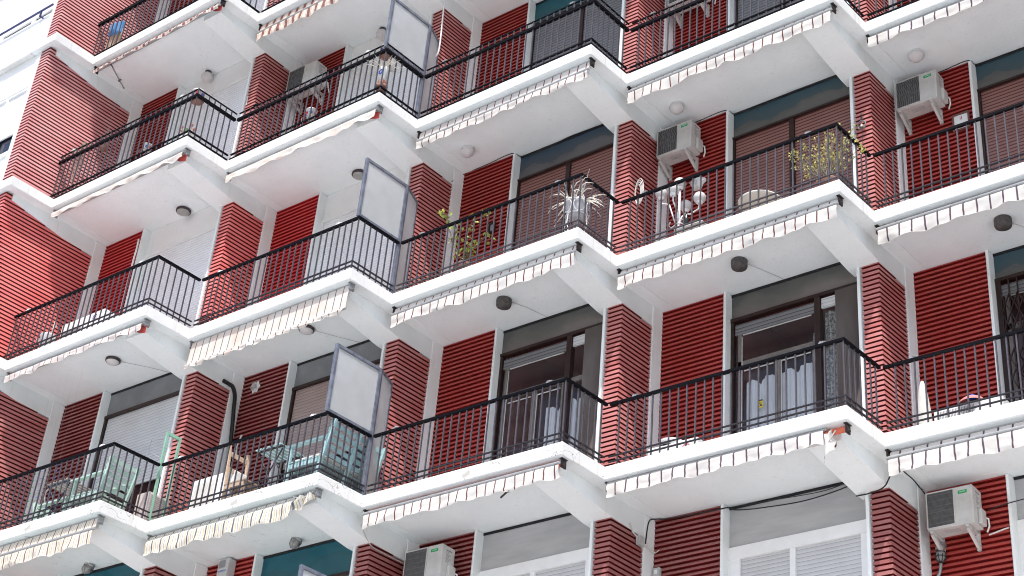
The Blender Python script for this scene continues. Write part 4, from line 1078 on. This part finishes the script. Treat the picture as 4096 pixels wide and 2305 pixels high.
fs_ = framed(4, 1, .50, 1.215, 1.74, .23, .27, 'small brown-framed white tile sign on the red wall under an air conditioner', [(.09, .04, .10, .09), (.105, .04, .115, .09), (.125, .04, .133, .09), (.125, .07, .145, .078), (.10, .17, .108, .22), (.12, .17, .128, .22)], fr=mat('red_brown_wood', (.16, .06, .055), .5))
framed(2, 1, .46, 1.215, 1.50, .11, .17, 'tiny dark-framed wall lantern on the red wall behind the leafy vine', None, 'wall_lantern', dark=True)
bo = thing('wall_ornament', bp(1, .13, 1.215, 2.57, 0), 'white scalloped ceramic ornament on the dull red wall above the pine chair', 'wall ornament')
m = MB(); n = 24; vs = [(.0, -.012, 0)]
for a in range(n):
    t = 2 * math.pi * a / n; rr = .085 * (1 + .16 * math.cos(6 * t)); vs += [(rr * math.cos(t), -.004, rr * 1.1 * math.sin(t))]
m.add(vs, [(0, 1 + a, 1 + (a + 1) % n) for a in range(n)]); m.build('plate', M_CERAMIC, bo)
m = MB(); m.lathe([(.02, .045), (.03, .02), (.038, -.03), (.045, -.045)], (0, -.045, .0), 14); m.build('bell', mat('grey_ceramic', (.50, .49, .47), .5), bo)
# yellow sticker on the glass
st = thing('window_sticker', bp(3, 1.19, YW + .012, 1.08, 0), 'small yellow notice sticker on the glass next to the scalloped curtain', 'sticker')
m = MB(); m.box((0, -.002, 0), (.065, 0, .11)); m.build('paper', mat('yellow_paper', (.80, .62, .02), .6), st)
m = MB(); m.box((.0, -.0035, .092), (.065, -.0025, .11)); m.box((.015, -.0035, .07), (.055, -.0025, .075)); m.box((.012, -.0035, .055), (.05, -.0025, .060)); m.box((.03, -.0035, .02), (.055, -.0025, .045)); m.build('print', M_DARKMETAL, st)

# alarm siren box
al = thing('alarm_box', bp(1, .21, 1.09, 2.46, -1), 'grey alarm siren box with a red lower edge on the red wall at the bottom', 'alarm box')
m = MB(); m.box((0, 0, .07), (.205, .135, .345)); m.build('casing', mat('alarm_grey_plastic', (.58, .58, .57), .5), al, bevel=.006)
m = MB(); m.prism([(-.003, .02), (.02, -.012), (.16, -.012), (.208, .04), (.208, .10), (-.003, .10)], .0, .07); m.build('strobe', mat('red_translucent_plastic', (.60, .01, .015), .3), al)
m = MB()
for a in range(12): m.box((.02, -.003, .215 + a * .0095), (.145, -.0005, .2195 + a * .0095))
m.build('louvre', M_INK, al)
lettering('OUIRADO', .036, M_BLUEP, al, (.10, -.002, .165), FRONT)

# floor things: bucket, cap, canvas cone, stools
bk = thing('white_bucket', bp(0, .55, .22, .30, 1), 'white bucket with a paddle handle and dead stems, by the sunlit red wall', 'bucket')
m = MB(); m.lathe([(.0005, -.25), (.085, -.25), (.12, .06), (.125, .07), (.11, .07), (.10, .03), (.0005, .03)], n=20); m.build('bucket', M_WHITE, bk)
m = MB(); m.box((-.26, -.04, .055), (-.08, .04, .075)); m.build('paddle', M_WHITE, bk, bevel=.01)
m = MB()
for a in range(5): m.tube([(.04 + .012 * a, .0, .02), (.045 + .01 * a, .01, .20), (.035 + .022 * a, .02, .34 - .03 * a)], .007, 5)
m.build('stems', M_DRY, bk)
m = MB(); m.box((-.13, -.105, 0), (.13, .105, .048)); tag(m.build('plant_stool', M_WHITE, None, bp(0, .55, .22, .005, 1)), 'low white block under the white bucket', 'block')
cn = MB(); cn.lathe([(.115, 0), (.105, .25), (.085, .55), (.05, .82), (.02, .93), (.0005, .945)], n=9)
tag(cn.build('canvas_cone', M_CLOTH, None, bp(4, .12, .70, .01, 0)), 'closed parasol under a grey canvas cover, standing by the white column', 'parasol cover')
cp = thing('cap', bp(4, .66, .80, .548, 0), 'faded red cap with a blue button lying on the slotted white unit', 'cap')
m = MB(); m.lathe([(.16, 0), (.155, .02), (.12, .055), (.06, .075), (.0005, .08)], n=20); m.build('crown', mat('faded_red_cloth', (.60, .24, .24), .9), cp)
m = MB(); m.sphere((0, 0, .09), .05, n=14, sq=.6); m.build('button', M_BLUEP, cp)
m = MB(); m.lathe([(.15, 0), (.17, .04), (.16, .075), (.10, .09), (.0005, .085)], n=20)
bs = tag(m.build('plastic_basin', mat('clear_grey_plastic', (.62, .63, .64), .3), None, bp(3, .30, .86, .535, 0)), 'upturned grey plastic basin on the white unit with the red ring', 'basin')
for (s, d, rot, lb) in ((.05, .16, 0, 'folded wooden stool with blue seat, left one at the top left railing'), (.20, .19, 8, 'folded wooden stool with blue seat, leaning right at the top left railing')):
    o = thing('folded_stool', bp(0, s, d, .01, 3), lb, 'stool', 'folded blue stools', R(rot))
    for x in (-.05, .0, .05):
        m = MB(); m.beam((x * 1.3 - .02, 0, 0), (x, .03, .66), .028, .022); m.build('leg', M_PINE, o)
    m = MB(); m.box((-.075, -.02, .56), (.055, .06, .82)); m.build('seat', mat('sky_blue_canvas', (.10, .30, .62), .8), o, bevel=.01)
# loose awning rods
for (i, k, a, b, lb) in ((0, 2, (.46, .06, 2.66), (1.06, .05, 1.87), 'dark awning rod hanging under the top left awning'), (2, -1, (2.20, .05, 2.50), (2.36, .05, 2.60), 'short dark rod hanging loose under a striped awning')):
    m = MB(True); m.tube([a, b], .012, 7)
    mid = [(a[j] * .32 + b[j] * .68) for j in range(3)]; m.cbox(mid, (.05, .03, .035)); tag(m.build('awning_rod', M_DARKMETAL, None, bp(i, 0, 0, 0, k)), lb, 'rod')

# ------------------------------------------------------------------ pots and plants
def painted_pot(i, k, s, d, z, label, r=.075, h=.13, hang=None, cat='flower pot', tray=False, flower='red'):
    o = thing('flower_pot', bp(i, s, d, z, k), label, cat)
    m = MB(); m.lathe([(.0005, 0), (r * .68, 0), (r * .95, h * .88), (r, h * .88), (r, h), (r * .86, h), (r * .8, h * .8), (.0005, h * .8)], n=22); m.build('pot', M_CERAMIC, o)
    for a in range(6):
        an = a * math.pi / 3 + .2; m = MB()
        for b in range(6):
            t = b * math.pi / 3; c = (r * .86 * math.cos(an), r * .86 * math.sin(an), h * .48)
            tx = (-math.sin(an), math.cos(an))
            p = (c[0] * 1.03 + tx[0] * .016 * math.cos(t), c[1] * 1.03 + tx[1] * .016 * math.cos(t), c[2] + .02 * math.sin(t))
            m.cbox(p, (.012, .012, .014))
        m.build('painted_flower', M_REDP if (a % 2 == 0) == (flower == 'red') else M_BLUEP, o)
    if tray:
        m = MB(); m.lathe([(.0005, -.03), (r * 1.1, -.03), (r * 1.2, .0), (r * 1.15, .0), (r * .9, -.012), (.0005, -.012)], n=20); m.build('tray', M_TERRA, o)
    if hang:
        m = MB()
        for a in range(3):
            an = a * 2 * math.pi / 3; m.tube([(r * math.cos(an), r * math.sin(an), h), (0, 0, hang)], .0025, 4)
        m.build('hanger', M_DARKMETAL, o)
    return o
painted_pot(0, 2, 1.87, .22, .34, 'painted white pot with red flowers, standing behind the middle of the double-topped railing')
painted_pot(1, 2, 1.50, .20, .32, 'painted white pot with a red flower under the wall air conditioner', r=.085, h=.16)
painted_pot(0, 2, 2.98, .14, .86, 'hanging white pot with a round terracotta base at the railing corner by the globe lamp', r=.10, h=.15, tray=True, flower='blue')
painted_pot(1, 2, 2.97, .15, .86, 'hanging pot with a terracotta base just left of the uppermost glass screen', r=.09, h=.14, tray=True, flower='blue')
for (i, s, d, z, lb) in ((0, 1.87, .22, .34, 'wire shelf holding the painted pot with red flowers'), (1, 1.50, .20, .32, 'wire shelf holding the painted pot under the air conditioner')):
    m = MB(); m.tube([(-.09, .09, -.004), (.09, .09, -.004), (.09, -.09, -.004), (-.09, -.09, -.004), (-.09, .09, -.004)], .005, 5)
    for x in (-.05, 0, .05): m.tube([(x, -.09, -.004), (x, .09, -.004)], .003, 4)
    for x in (-.09, .09): m.tube([(x, -.09, -.004), (x, -.09, -z + .02)], .005, 5); m.tube([(x, .09, -.004), (x, .09, -z + .02)], .005, 5)
    tag(m.build('wire_shelf', M_STEEL, None, bp(i, s, d, z, 2)), lb, 'plant shelf')
# hook rails from which the two corner pots hang
for (i, s, lb) in ((0, 2.98, 'thin line from the ceiling holding the corner pot by the globe lamp'), (1, 2.97, 'thin line from the ceiling holding the pot left of the uppermost glass screen')):
    m = MB(True); m.tube([(0, 0, 0), (0, .0, 1.77)], .0012, 4); m.tube([(-.09, 0, -.3), (0, 0, 0), (.09, 0, -.3)], .002, 4)
    tag(m.build('hanging_line', M_WIRE, None, bp(i, s, .145, 1.05, 2)), lb, 'line')
def leaf_cloud(mb, centres, n, size, rnd, spread, mi=0):
    for _ in range(n):
        c = rnd.choice(centres)
        p = Vector((c[0] + rnd.gauss(0, spread), c[1] + rnd.gauss(0, spread), c[2] + rnd.gauss(0, spread)))
        a = Vector((rnd.uniform(-1, 1), rnd.uniform(-1, 1), rnd.uniform(-.6, 1))).normalized(); b = a.cross(Vector((rnd.uniform(-1, 1), rnd.uniform(-1, 1), rnd.uniform(-1, 1)))).normalized()
        s_ = size * rnd.uniform(.6, 1.3)
        mb.add([p, p + a * s_ * .5 + b * s_ * .38, p + a * s_, p + a * s_ * .5 - b * s_ * .38], [(0, 1, 2, 3)], mi)
# tall stack of pots with a dry cactus
tp = thing('stacked_planter', bp(1, 2.99, .15, .01, 2), 'painted pot stacked on terracotta pots with a dry spiky plant, by the glass screen', 'planter')
m = MB(); m.lathe([(.0005, 0), (.06, 0), (.08, .20), (.09, .20), (.09, .25), (.075, .25), (.0005, .24)], n=20); m.build('pot', M_TERRA, tp)
m = MB(); m.lathe([(.0005, .25), (.05, .25), (.065, .33), (.0005, .33)], n=20); m.build('pot', M_TERRA, tp)
m = MB(); m.lathe([(.0005, .33), (.055, .33), (.085, .52), (.092, .56), (.08, .56), (.0005, .54)], n=20); m.build('pot', M_CERAMIC, tp)
m = MB()
for b in range(9): 
    t = b * 2 * math.pi / 9; m.cbox((.02 + .030 * math.cos(t), -.080, .46 + .035 * math.sin(t)), (.014, .014, .016))
m.build('painted_flower', M_BLUEP, tp)
rnd = random.Random(5); m = MB()
for a in range(46):
    an = rnd.uniform(0, 6.28); L_ = rnd.uniform(.10, .26); el = rnd.uniform(.1, 1.3); c = Vector((.05 * math.cos(an), .05 * math.sin(an), .56))
    dr = Vector((math.cos(an) * math.cos(el), math.sin(an) * math.cos(el), math.sin(el)))
    m.tube([c, c + dr * L_ * .6, c + dr * L_ + Vector((0, 0, -.04))], [.007, .006, .001], 4)
m.build('spikes', M_DRY, tp)
# succulent planter at the corner of row 2
sp_ = thing('succulent_planter', bp(0, 2.96, .13, .01, 2), 'low planter with a green rosette and reddish succulents at the railing corner', 'planter')
m = MB(); m.box((-.14, -.07, 0), (.14, .07, .13)); m.build('trough', M_CERAMIC, sp_, bevel=.01)
m = MB(); rnd = random.Random(3)
for rg in range(4):
    for a in range(9):
        an = a * 2 * math.pi / 9 + rg * .35; r0 = .072 - rg * .016; z = .24 + rg * .018
        p = Vector((-.03 + r0 * math.cos(an), r0 * math.sin(an), z)); q = Vector((-.03, 0, z - .025))
        t = Vector((-math.sin(an), math.cos(an), 0)) * .018; mid = (p + q) / 2
        m.add([q, mid + t, p, mid - t], [(0, 1, 2, 3)])
m.tube([(-.03, 0, .12), (-.03, 0, .26)], .018, 6); m.build('rosette', mat('grey_green_succulent', (.30, .52, .22), .5, (.22, .40, .18), 9), sp_)
m = MB()
for (x, y, z) in ((-.14, -.02, .36), (-.17, 0, .30), (-.10, .02, .30), (.08, -.03, .30), (.12, .03, .24), (.15, 0, .20), (.05, .02, .33)):
    m.tube([(x * .6, 0, .12), (x, y, z)], .004, 4)
    for _ in range(5): m.cbox((x + rnd.uniform(-.015, .015), y + rnd.uniform(-.015, .015), z + rnd.uniform(-.015, .02)), (.014, .014, .014))
m.build('red_stems', mat('reddish_stems', (.50, .20, .15), .7), sp_)
# dry creeper at the left end of row 2
m = MB(True); rnd = random.Random(8)
for a in range(26):
    x, z = rnd.uniform(0, .45), rnd.uniform(.75, 1.02); pts = [(x, .06, z)]
    for b in range(rnd.randint(3, 9)):
        x += rnd.uniform(-.06, .05); z -= rnd.uniform(.03, .10); pts.append((max(-.15, x), .07 + rnd.uniform(-.02, .04), max(.06, z)))
    m.tube(pts, .004, 4)
dc = thing('dry_creeper', bp(0, 0, 0, 0, 2), 'dead hanging creeper tangled in the railing beside the big red wall', 'plant')
m.build('stems', mat('pale_dead_stems', (.46, .34, .30), .8), dc)
m = MB(True); leaf_cloud(m, [(.35, .07, 1.0), (.28, .07, .93)], 26, .04, rnd, .03); m.build('leaves', mat('faded_green_leaves', (.30, .40, .26), .7), dc)
for (x, z, lb) in ((.40, .98, 'round terracotta hanging pot against the big red wall behind the dry creeper'),):
    pass
hp = thing('flower_pot', bp(0, -.02, .62, 1.38, 2), 'small terracotta pot hanging in front of the big sunlit red wall', 'flower pot')
m = MB(); m.lathe([(.0005, 0), (.05, 0), (.085, .12), (.075, .12), (.0005, .10)], n=18); m.build('pot', M_TERRA, hp)
m = MB()
for a in (0, 2.1, 4.2): m.tube([(.08 * math.cos(a), .08 * math.sin(a), .12), (0, 0, .5)], .0025, 4)
m.tube([(0, 0, .5), (0, 0, 1.44)], .0012, 4); m.build('hanger', M_WIRE, hp)

# white urn on a wire stand with dried stems
ur = thing('urn', bp(2, 2.855, .235, .01, 1), 'white scrolled urn with dried curling stems at the balcony corner', 'urn')
m = MB(); m.lathe([(.0005, .30), (.08, .30), (.115, .36), (.145, .46), (.15, .56), (.155, .58), (.13, .59), (.125, .57), (.0005, .565)], n=26); m.build('pot', mat('grey_white_glaze', (.55, .53, .54), .45, (.42, .40, .42), 6), ur)
m = MB()
for z, r_ in ((.36, .135), (.545, .168)): m.tube([(r_ * math.cos(t), r_ * math.sin(t), z) for t in [x * math.pi / 12 for x in range(25)]], .007, 6)
for a in range(6):
    an = a * math.pi / 3 + .3; c = Vector((math.cos(an), math.sin(an), 0)); tx = Vector((-math.sin(an), math.cos(an), 0))
    m.tube([c * (.158 + .008 * math.sin(t)) + tx * .075 * math.cos(t) + Vector((0, 0, .455 + .09 * math.sin(t))) for t in [x * math.pi / 9 for x in range(19)]], .006, 5)
    m.tube([c * .135 + Vector((0, 0, .36)), c * .15 + Vector((0, 0, .2)), c * .12 + Vector((0, 0, .1)), c * .17 + Vector((0, 0, .0))], .008, 5)
m.build('wire_stand', M_WHITE, ur)
rnd = random.Random(11); m = MB()
for a in range(44):
    an = rnd.uniform(0, 6.28); L_ = rnd.uniform(.16, .42); el = rnd.uniform(-.1, 1.35)
    p = Vector((.09 * math.cos(an), .09 * math.sin(an), .57)); pts = [p.copy()]; dr = Vector((math.cos(an) * math.cos(el), math.sin(an) * math.cos(el), math.sin(el) + .1))
    for b in range(6):
        dr = (dr + Vector((rnd.uniform(-.25, .25), rnd.uniform(-.25, .25), -.22 + rnd.uniform(-.15, .15)))).normalized(); p = p + dr * L_ / 5.5
        if p.y < -.2: p.y = -.2
        pts.append(p.copy())
    m.tube(pts, [.011, .010, .009, .008, .006, .004, .002][:len(pts)], 5)
m.build('dried_stems', M_DRY, ur)
# leafy vine
vn = thing('climbing_plant', bp(2, 1.02, .22, .01, 1), 'leafy yellow-green vine climbing behind the rail beside the middle glass screen', 'plant')
m = MB(); m.lathe([(.0005, 0), (.09, 0), (.12, .2), (.125, .22), (.0005, .2)], n=18); m.build('pot', M_TERRA, vn)
m = MB(); stems = [[(0, 0, .2), (.05, 0, .45), (.03, -.03, .7), (.10, -.03, .90), (.33, -.05, .88)], [(0, 0, .2), (-.10, 0, .42), (-.25, -.02, .70), (-.32, -.05, .98), (-.45, -.05, 1.22)],
    [(0, 0, .2), (.10, 0, .40), (.25, 0, .52), (.40, -.02, .58)], [(0, 0, .2), (.0, .03, .38), (-.04, .03, .55)], [(-.25, -.02, .70), (-.16, -.03, .86), (-.22, -.04, .95)]]
for s_ in stems: m.tube(s_, [.011, .009, .008, .006, .004][:len(s_)], 5)
m.build('stems', M_TWIG, vn)
rnd = random.Random(21); m = MB()
leaf_cloud(m, [p for s_ in stems for p in s_[1:]] + [(.12, 0, .45), (.02, 0, .34), (.2, 0, .42), (-.38, -.05, 1.13), (.38, 0, .56)], 150, .065, rnd, .04); m.build('leaves', [mat('yellowing_leaves', (.50, .50, .09), .55, (.16, .26, .04), 16)], vn)
# yellow bush at the corner
yb = thing('yellow_bush', bp(3, 2.86, .26, .01, 1), 'bush with small yellow leaves leaning out over the railing corner', 'plant')
m = MB(); m.lathe([(.0005, 0), (.10, 0), (.13, .2), (.135, .22), (.0005, .2)], n=18); m.build('pot', M_TERRA, yb)
rnd = random.Random(31); tips = []; m = MB()
for a in range(42):
    p = Vector((0, 0, .2)); tgt = Vector((rnd.uniform(-.40, .42), rnd.uniform(-.22, .24), rnd.uniform(.2, .72)))
    if tgt.x > .15: tgt.z = max(tgt.z, .42)
    if tgt.x < -.25: tgt.z = min(tgt.z, .48)
    pts = [p]
    for b in range(1, 5):
        q = p.lerp(p + tgt * Vector((1, 1, 1)).x, b / 4); q = Vector((tgt.x * b / 4, tgt.y * b / 4, .2 + (tgt.z) * b / 4)) + Vector((rnd.uniform(-.03, .03), rnd.uniform(-.03, .03), rnd.uniform(-.02, .03))); pts.append(q)
    m.tube(pts, [.009, .007, .005, .004, .002], 4); tips += pts[2:]
m.build('branches', mat('grey_twigs', (.30, .26, .22), .8), yb)
m = MB(); leaf_cloud(m, [tuple(t) for t in tips], 1000, .030, rnd, .022); m.build('leaves', M_LEAFY, yb)
# beads on threads
bd = thing('bead_strings', bp(0, .80, .55, .50, 0), 'strings of tiny coloured beads hanging behind the lower left railing', 'bead strings')
rnd = random.Random(4)
for q in range(5):
    m = MB(); x = -.35 + q * .17; m.tube([(x, 0, 0), (x + .01, 0, 2.3)], .0007, 3); m.build('thread', M_WIRE, bd)
    m = MB()
    for z in range(7): m.sphere((x, 0, .02 + z * .11 + rnd.uniform(0, .05)), .011, n=8)
    m.build('beads', [M_BLUEP, M_GREEN, mat('lilac_glass', (.35, .30, .70), .2), M_LEAFG, M_BLUEP][q], bd)

# ------------------------------------------------------------------ cables, conduits, boxes
def cable(i, k, pts, r, mt, label, name='cable', smooth=6):
    P = [Vector(p) for p in pts]; out = []
    for j in range(len(P) - 1):
        p0 = P[max(j - 1, 0)]; p1, p2 = P[j], P[j + 1]; p3 = P[min(j + 2, len(P) - 1)]
        for t in range(smooth):
            u = t / smooth
            out.append(.5 * ((2 * p1) + (-p0 + p2) * u + (2 * p0 - 5 * p1 + 4 * p2 - p3) * u * u + (-p0 + 3 * p1 - 3 * p2 + p3) * u ** 3))
    out.append(P[-1])
    m = MB(True); m.tube(out, r, 6); return tag(m.build(name, mt, None, bp(i, 0, 0, 0, k)), label, 'cable' if name == 'cable' else name.replace('_', ' '))
zc = H - TS - .012
cable(1, 0, [(-.17, .86, 2.60), (-.165, .99, 2.59), (-.13, 1.02, 2.55), (-.10, 1.06, 2.42), (-.12, 1.10, 2.22), (-.12, 1.14, 1.9), (-.12, 1.18, 1.4), (-.12, 1.18, .6)], .030, M_CABLE, 'thick black cable running down the white column behind the pine chair')
cable(2, 1, [(-.18, 1.0, 2.55), (-.17, 1.22, zc), (.3, 1.20, zc - .01), (.76, 1.19, zc), (.86, 1.31, zc - .02), (1.3, 1.31, zc - .05), (1.7, 1.31, zc), (2.4, 1.31, zc - .02)], .006, M_CABLE, 'wavy black cable along the ceiling above the slate blue transom panel')
cable(3, 1, [(-.17, 1.2, zc), (.3, 1.20, zc), (.76, 1.19, zc), (.86, 1.31, zc - .02), (1.3, 1.31, zc - .05), (1.8, 1.31, zc - .01), (2.5, 1.31, zc - .06)], .006, M_CABLE, 'black cable along the ceiling above the teal panel, over the yellow bush')
cable(3, 2, [(.8, 1.31, zc), (1.6, 1.31, zc - .03), (2.5, 1.31, zc)], .006, M_CABLE, 'black cable along the ceiling at the top edge of the picture')
cable(4, 1, [(-.17, 1.2, zc), (.4, 1.20, zc - .01), (.78, 1.19, zc), (.88, 1.31, zc - .02), (1.6, 1.31, zc - .05)], .006, M_CABLE, 'black cable along the ceiling to the right of an air conditioner, upper right')
cable(3, -1, [(-.17, 1.05, 2.45), (-.17, 1.1, zc - .06), (-.12, 1.19, zc), (.1, 1.20, zc - .03), (.76, 1.185, zc - .06), (.84, 1.25, zc - .03), (.95, 1.28, zc - .07), (1.3, 1.28, 2.70), (1.9, 1.26, 2.66), (2.45, 1.28, 2.74), (2.55, 1.2, zc)], .008, M_CABLE, 'black cable sagging across the grey transom panel near the bottom')
cable(3, -1, [(.84, 1.27, zc - .02), (1.4, 1.30, 2.78), (2.1, 1.30, 2.75), (2.56, 1.28, zc)], .005, M_CABLE, 'thinner upper black cable over the grey transom panel near the bottom')
cable(4, -1, [(-.62, .45, zc - .26), (-.40, .34, zc - .32), (-.19, .30, zc - .30), (-.12, .42, zc - .04), (-.1, .70, zc - .03), (-.15, 1.0, zc - .02), (-.12, 1.16, zc - .12)], .008, M_CABLE, 'black cable looping under the beam to the lower right air conditioner')
cable(4, -1, [(.55, 1.19, 2.42), (.76, 1.18, 2.45), (1.4, 1.20, 2.5)], .006, M_CABLE, 'thin black cable leaving the lower right air conditioner to the right')
cable(2, -1, [(-.19, .20, zc - .10), (-.18, .32, zc - .25), (-.16, .42, zc - .33), (-.17, .75, zc - .34), (-.165, 1.0, zc - .34)], .006, M_WIRE, 'grey cable around the beam left of the tall dark-grilled air conditioner')
cable(0, 1, [(.74, 1.19, 2.62), (.755, 1.185, 2.45), (.75, 1.18, 2.2), (.745, 1.18, 1.6), (.74, 1.18, .2)], .016, M_WHITE, 'white conduit pipe running down beside the vivid red recessed wall', 'conduit')
cable(2, 2, [(-.165, .38, 2.60), (-.165, .36, 2.5), (-.12, .34, 1.62), (-.24, .36, 1.50), (-.25, .36, 1.40), (-.20, .36, 1.38)], .012, M_WHITE, 'thin white conduit in front of the red pillar beside the uppermost glass screen', 'conduit')
cable(0, 0, [(.02, 1.19, 1.10), (.0, 1.17, 1.25), (.06, 1.17, 1.33)], .014, M_CABLEW, 'short bent white pipe on the red wall above the grey folding table', 'pipe')
cable(1, 0, [(.06, 1.17, 1.42), (.02, 1.17, 1.6), (.08, 1.17, 1.78)], .014, M_CABLEW, 'short bent white pipe beside the thick black cable', 'pipe')
cable(4, -1, [(-.03, 1.20, 2.03), (-.06, 1.19, 1.80), (-.13, 1.19, 1.72)], .018, M_STEEL, 'bent grey pipe below the wire-caged wall lamp', 'pipe')
cable(4, -1, [(.54, 1.19, 2.13), (.70, 1.19, 2.16), (.77, 1.19, 2.17)], .009, M_CABLEW, 'white painted pipe stub on the red wall at the lower right', 'pipe')
jb = thing('junction_box', bp(3, -.185, .88, 2.38, -1), 'small grey junction box with white wires at the lower red pillar', 'junction box')
m = MB(); m.box((0, 0, 0), (.05, .12, .12)); m.build('casing', mat('grey_box_plastic', (.52, .52, .51), .5), jb, bevel=.005)
m = MB(); m.tube([(.02, .0, .09), (.0, -.07, .13), (-.0, -.14, .22)], .009, 5); m.tube([(.02, .12, .03), (.03, .22, .015), (.06, .32, -.01), (.12, .33, .03)], .006, 5); m.tube([(.02, .12, .05), (.035, .22, .03), (.07, .32, .0)], .006, 5)
m.lathe([(.018, 0), (.012, .004)], (.02, -.004, .06), 10, axis='y'); m.build('wires', M_CABLEW, jb)
sw = thing('switch_box', bp(3, -.145, 1.17, 2.06, -1), 'small pale switch box on the dull red wall at the bottom edge', 'switch box')
m = MB(); m.box((0, 0, 0), (.10, .05, .11)); m.build('casing', mat('grey_box_plastic', (.52, .52, .51), .5), sw, bevel=.006)
m = MB(); m.box((.03, -.006, .03), (.07, -.0005, .08)); m.build('switch', M_WHITE, sw)
# folding lattice gate in front of the right-hand door
gt = thing('folding_gate', bp(4, .87, 1.29, .01, 0), 'brown folding lattice gate across the door at the right edge', 'gate')
for a in range(12):
    m = MB(); x = a * .105; m.box((x, 0, 0), (x + .016, .02, 2.38)); m.build('upright', M_BROWN, gt)
for zb in (.15, .9, 1.65):
    m = MB()
    for a in range(11):
        x = a * .105 + .008
        m.beam((x, -.004, zb), (x + .105, -.004, zb + .26), .012, .018, up=(0, 1, 0)); m.beam((x, -.010, zb + .26), (x + .105, -.010, zb), .012, .018, up=(0, 1, 0))
        m.beam((x, -.004, zb + .52), (x + .105, -.004, zb + .26), .012, .018, up=(0, 1, 0)); m.beam((x, -.010, zb + .26), (x + .105, -.010, zb + .52), .012, .018, up=(0, 1, 0))
    m.build('lattice', M_BROWN, gt)
# open white louvred door leaf on the top left balcony
dl = thing('door_leaf', bp(0, 1.12, .95, .01, 3), 'white framed door leaf with a grey mesh panel on the top left balcony', 'door')
m = MB(); m.box((0, 0, 0), (.05, .03, 2.1)); m.box((.50, 0, 0), (.55, .03, 2.1)); m.box((.05, 0, 0), (.50, .03, .10)); m.box((.05, 0, 2.0), (.50, .03, 2.1)); m.build('leaf_frame', M_WHITE, dl)
m = MB(); m.box((.05, .01, .10), (.50, .02, 2.0)); m.build('mesh_panel', mat('grey_mesh', (.36, .36, .37), .7), dl)
m = MB(); m.box((0, -.02, 0), (.10, 0, .22)); tag(m.build('wall_plaque', mat('beige_plaque', (.60, .55, .50), .6), None, bp(0, .42, 1.22, 1.05, 3)), 'small beige plaque on the red wall at the very top left', 'plaque')
# green pole ornaments: strip taped on the second pillar
m = MB(); m.box((0, -.006, 0), (.022, 0, .19)); tag(m.build('tape_strip', M_CABLEW, None, bp(1, -.40, .405, 1.52, 2), ), 'short strip of beige tape on the red pillar left of the second balcony row', 'tape')

# ------------------------------------------------------------------ camera, light, sky
cam = bpy.data.cameras.new('camera'); co = bpy.data.objects.new('camera', cam); COL.objects.link(co); sc.camera = co
cam.sensor_width = 36; cam.sensor_fit = 'HORIZONTAL'; cam.lens = 36 * 4063.266 / 2576.0; cam.clip_end = 2000; cam.clip_start = .1
rt = Vector((0.789913, 0.60778527, 0.08145253)); dn = Vector((-0.27176847, 0.46604534, -0.84198791)); fw = Vector((-0.54970842, 0.64296097, 0.53331215))
m3 = Matrix((rt, -dn, -fw)).transposed()
co.matrix_world = Matrix.Translation(Vector((16.517, -12.345, -8.475 + Z0))) @ m3.to_4x4()

SE, SAZ = R(61.5), R(30.)
sdir = Vector((math.sin(SAZ) * math.cos(SE), -math.cos(SAZ) * math.cos(SE), math.sin(SE)))
sun = bpy.data.lights.new('sun', 'SUN'); so = bpy.data.objects.new('sun', sun); COL.objects.link(so)
sun.energy = 4.9; sun.angle = R(.6); sun.color = (1, .985, .96)
so.rotation_euler = (-sdir).to_track_quat('-Z', 'Y').to_euler()
so.location = (10, -20, 40)
wd = bpy.data.worlds.new('World'); sc.world = wd; wd.use_nodes = True
nt = wd.node_tree; bg = nt.nodes['Background']
sk = nt.nodes.new('ShaderNodeTexSky'); sk.sky_type = 'NISHITA'; sk.sun_disc = False
sk.sun_elevation = SE; sk.sun_rotation = math.atan2(sdir.x, sdir.y); sk.air_density = 1.0; sk.dust_density = 3.0; sk.ozone_density = 1.0
nt.links.new(sk.outputs[0], bg.inputs['Color']); bg.inputs['Strength'].default_value = .24
sc.view_settings.view_transform = 'Standard'; sc.view_settings.look = 'None'; sc.view_settings.exposure = 0; sc.view_settings.gamma = 1
sc.cycles.pixel_filter_type = 'BLACKMAN_HARRIS'; sc.cycles.filter_width = 1.05; sc.cycles.max_bounces = 8; sc.cycles.diffuse_bounces = 5; sc.cycles.use_denoising = True
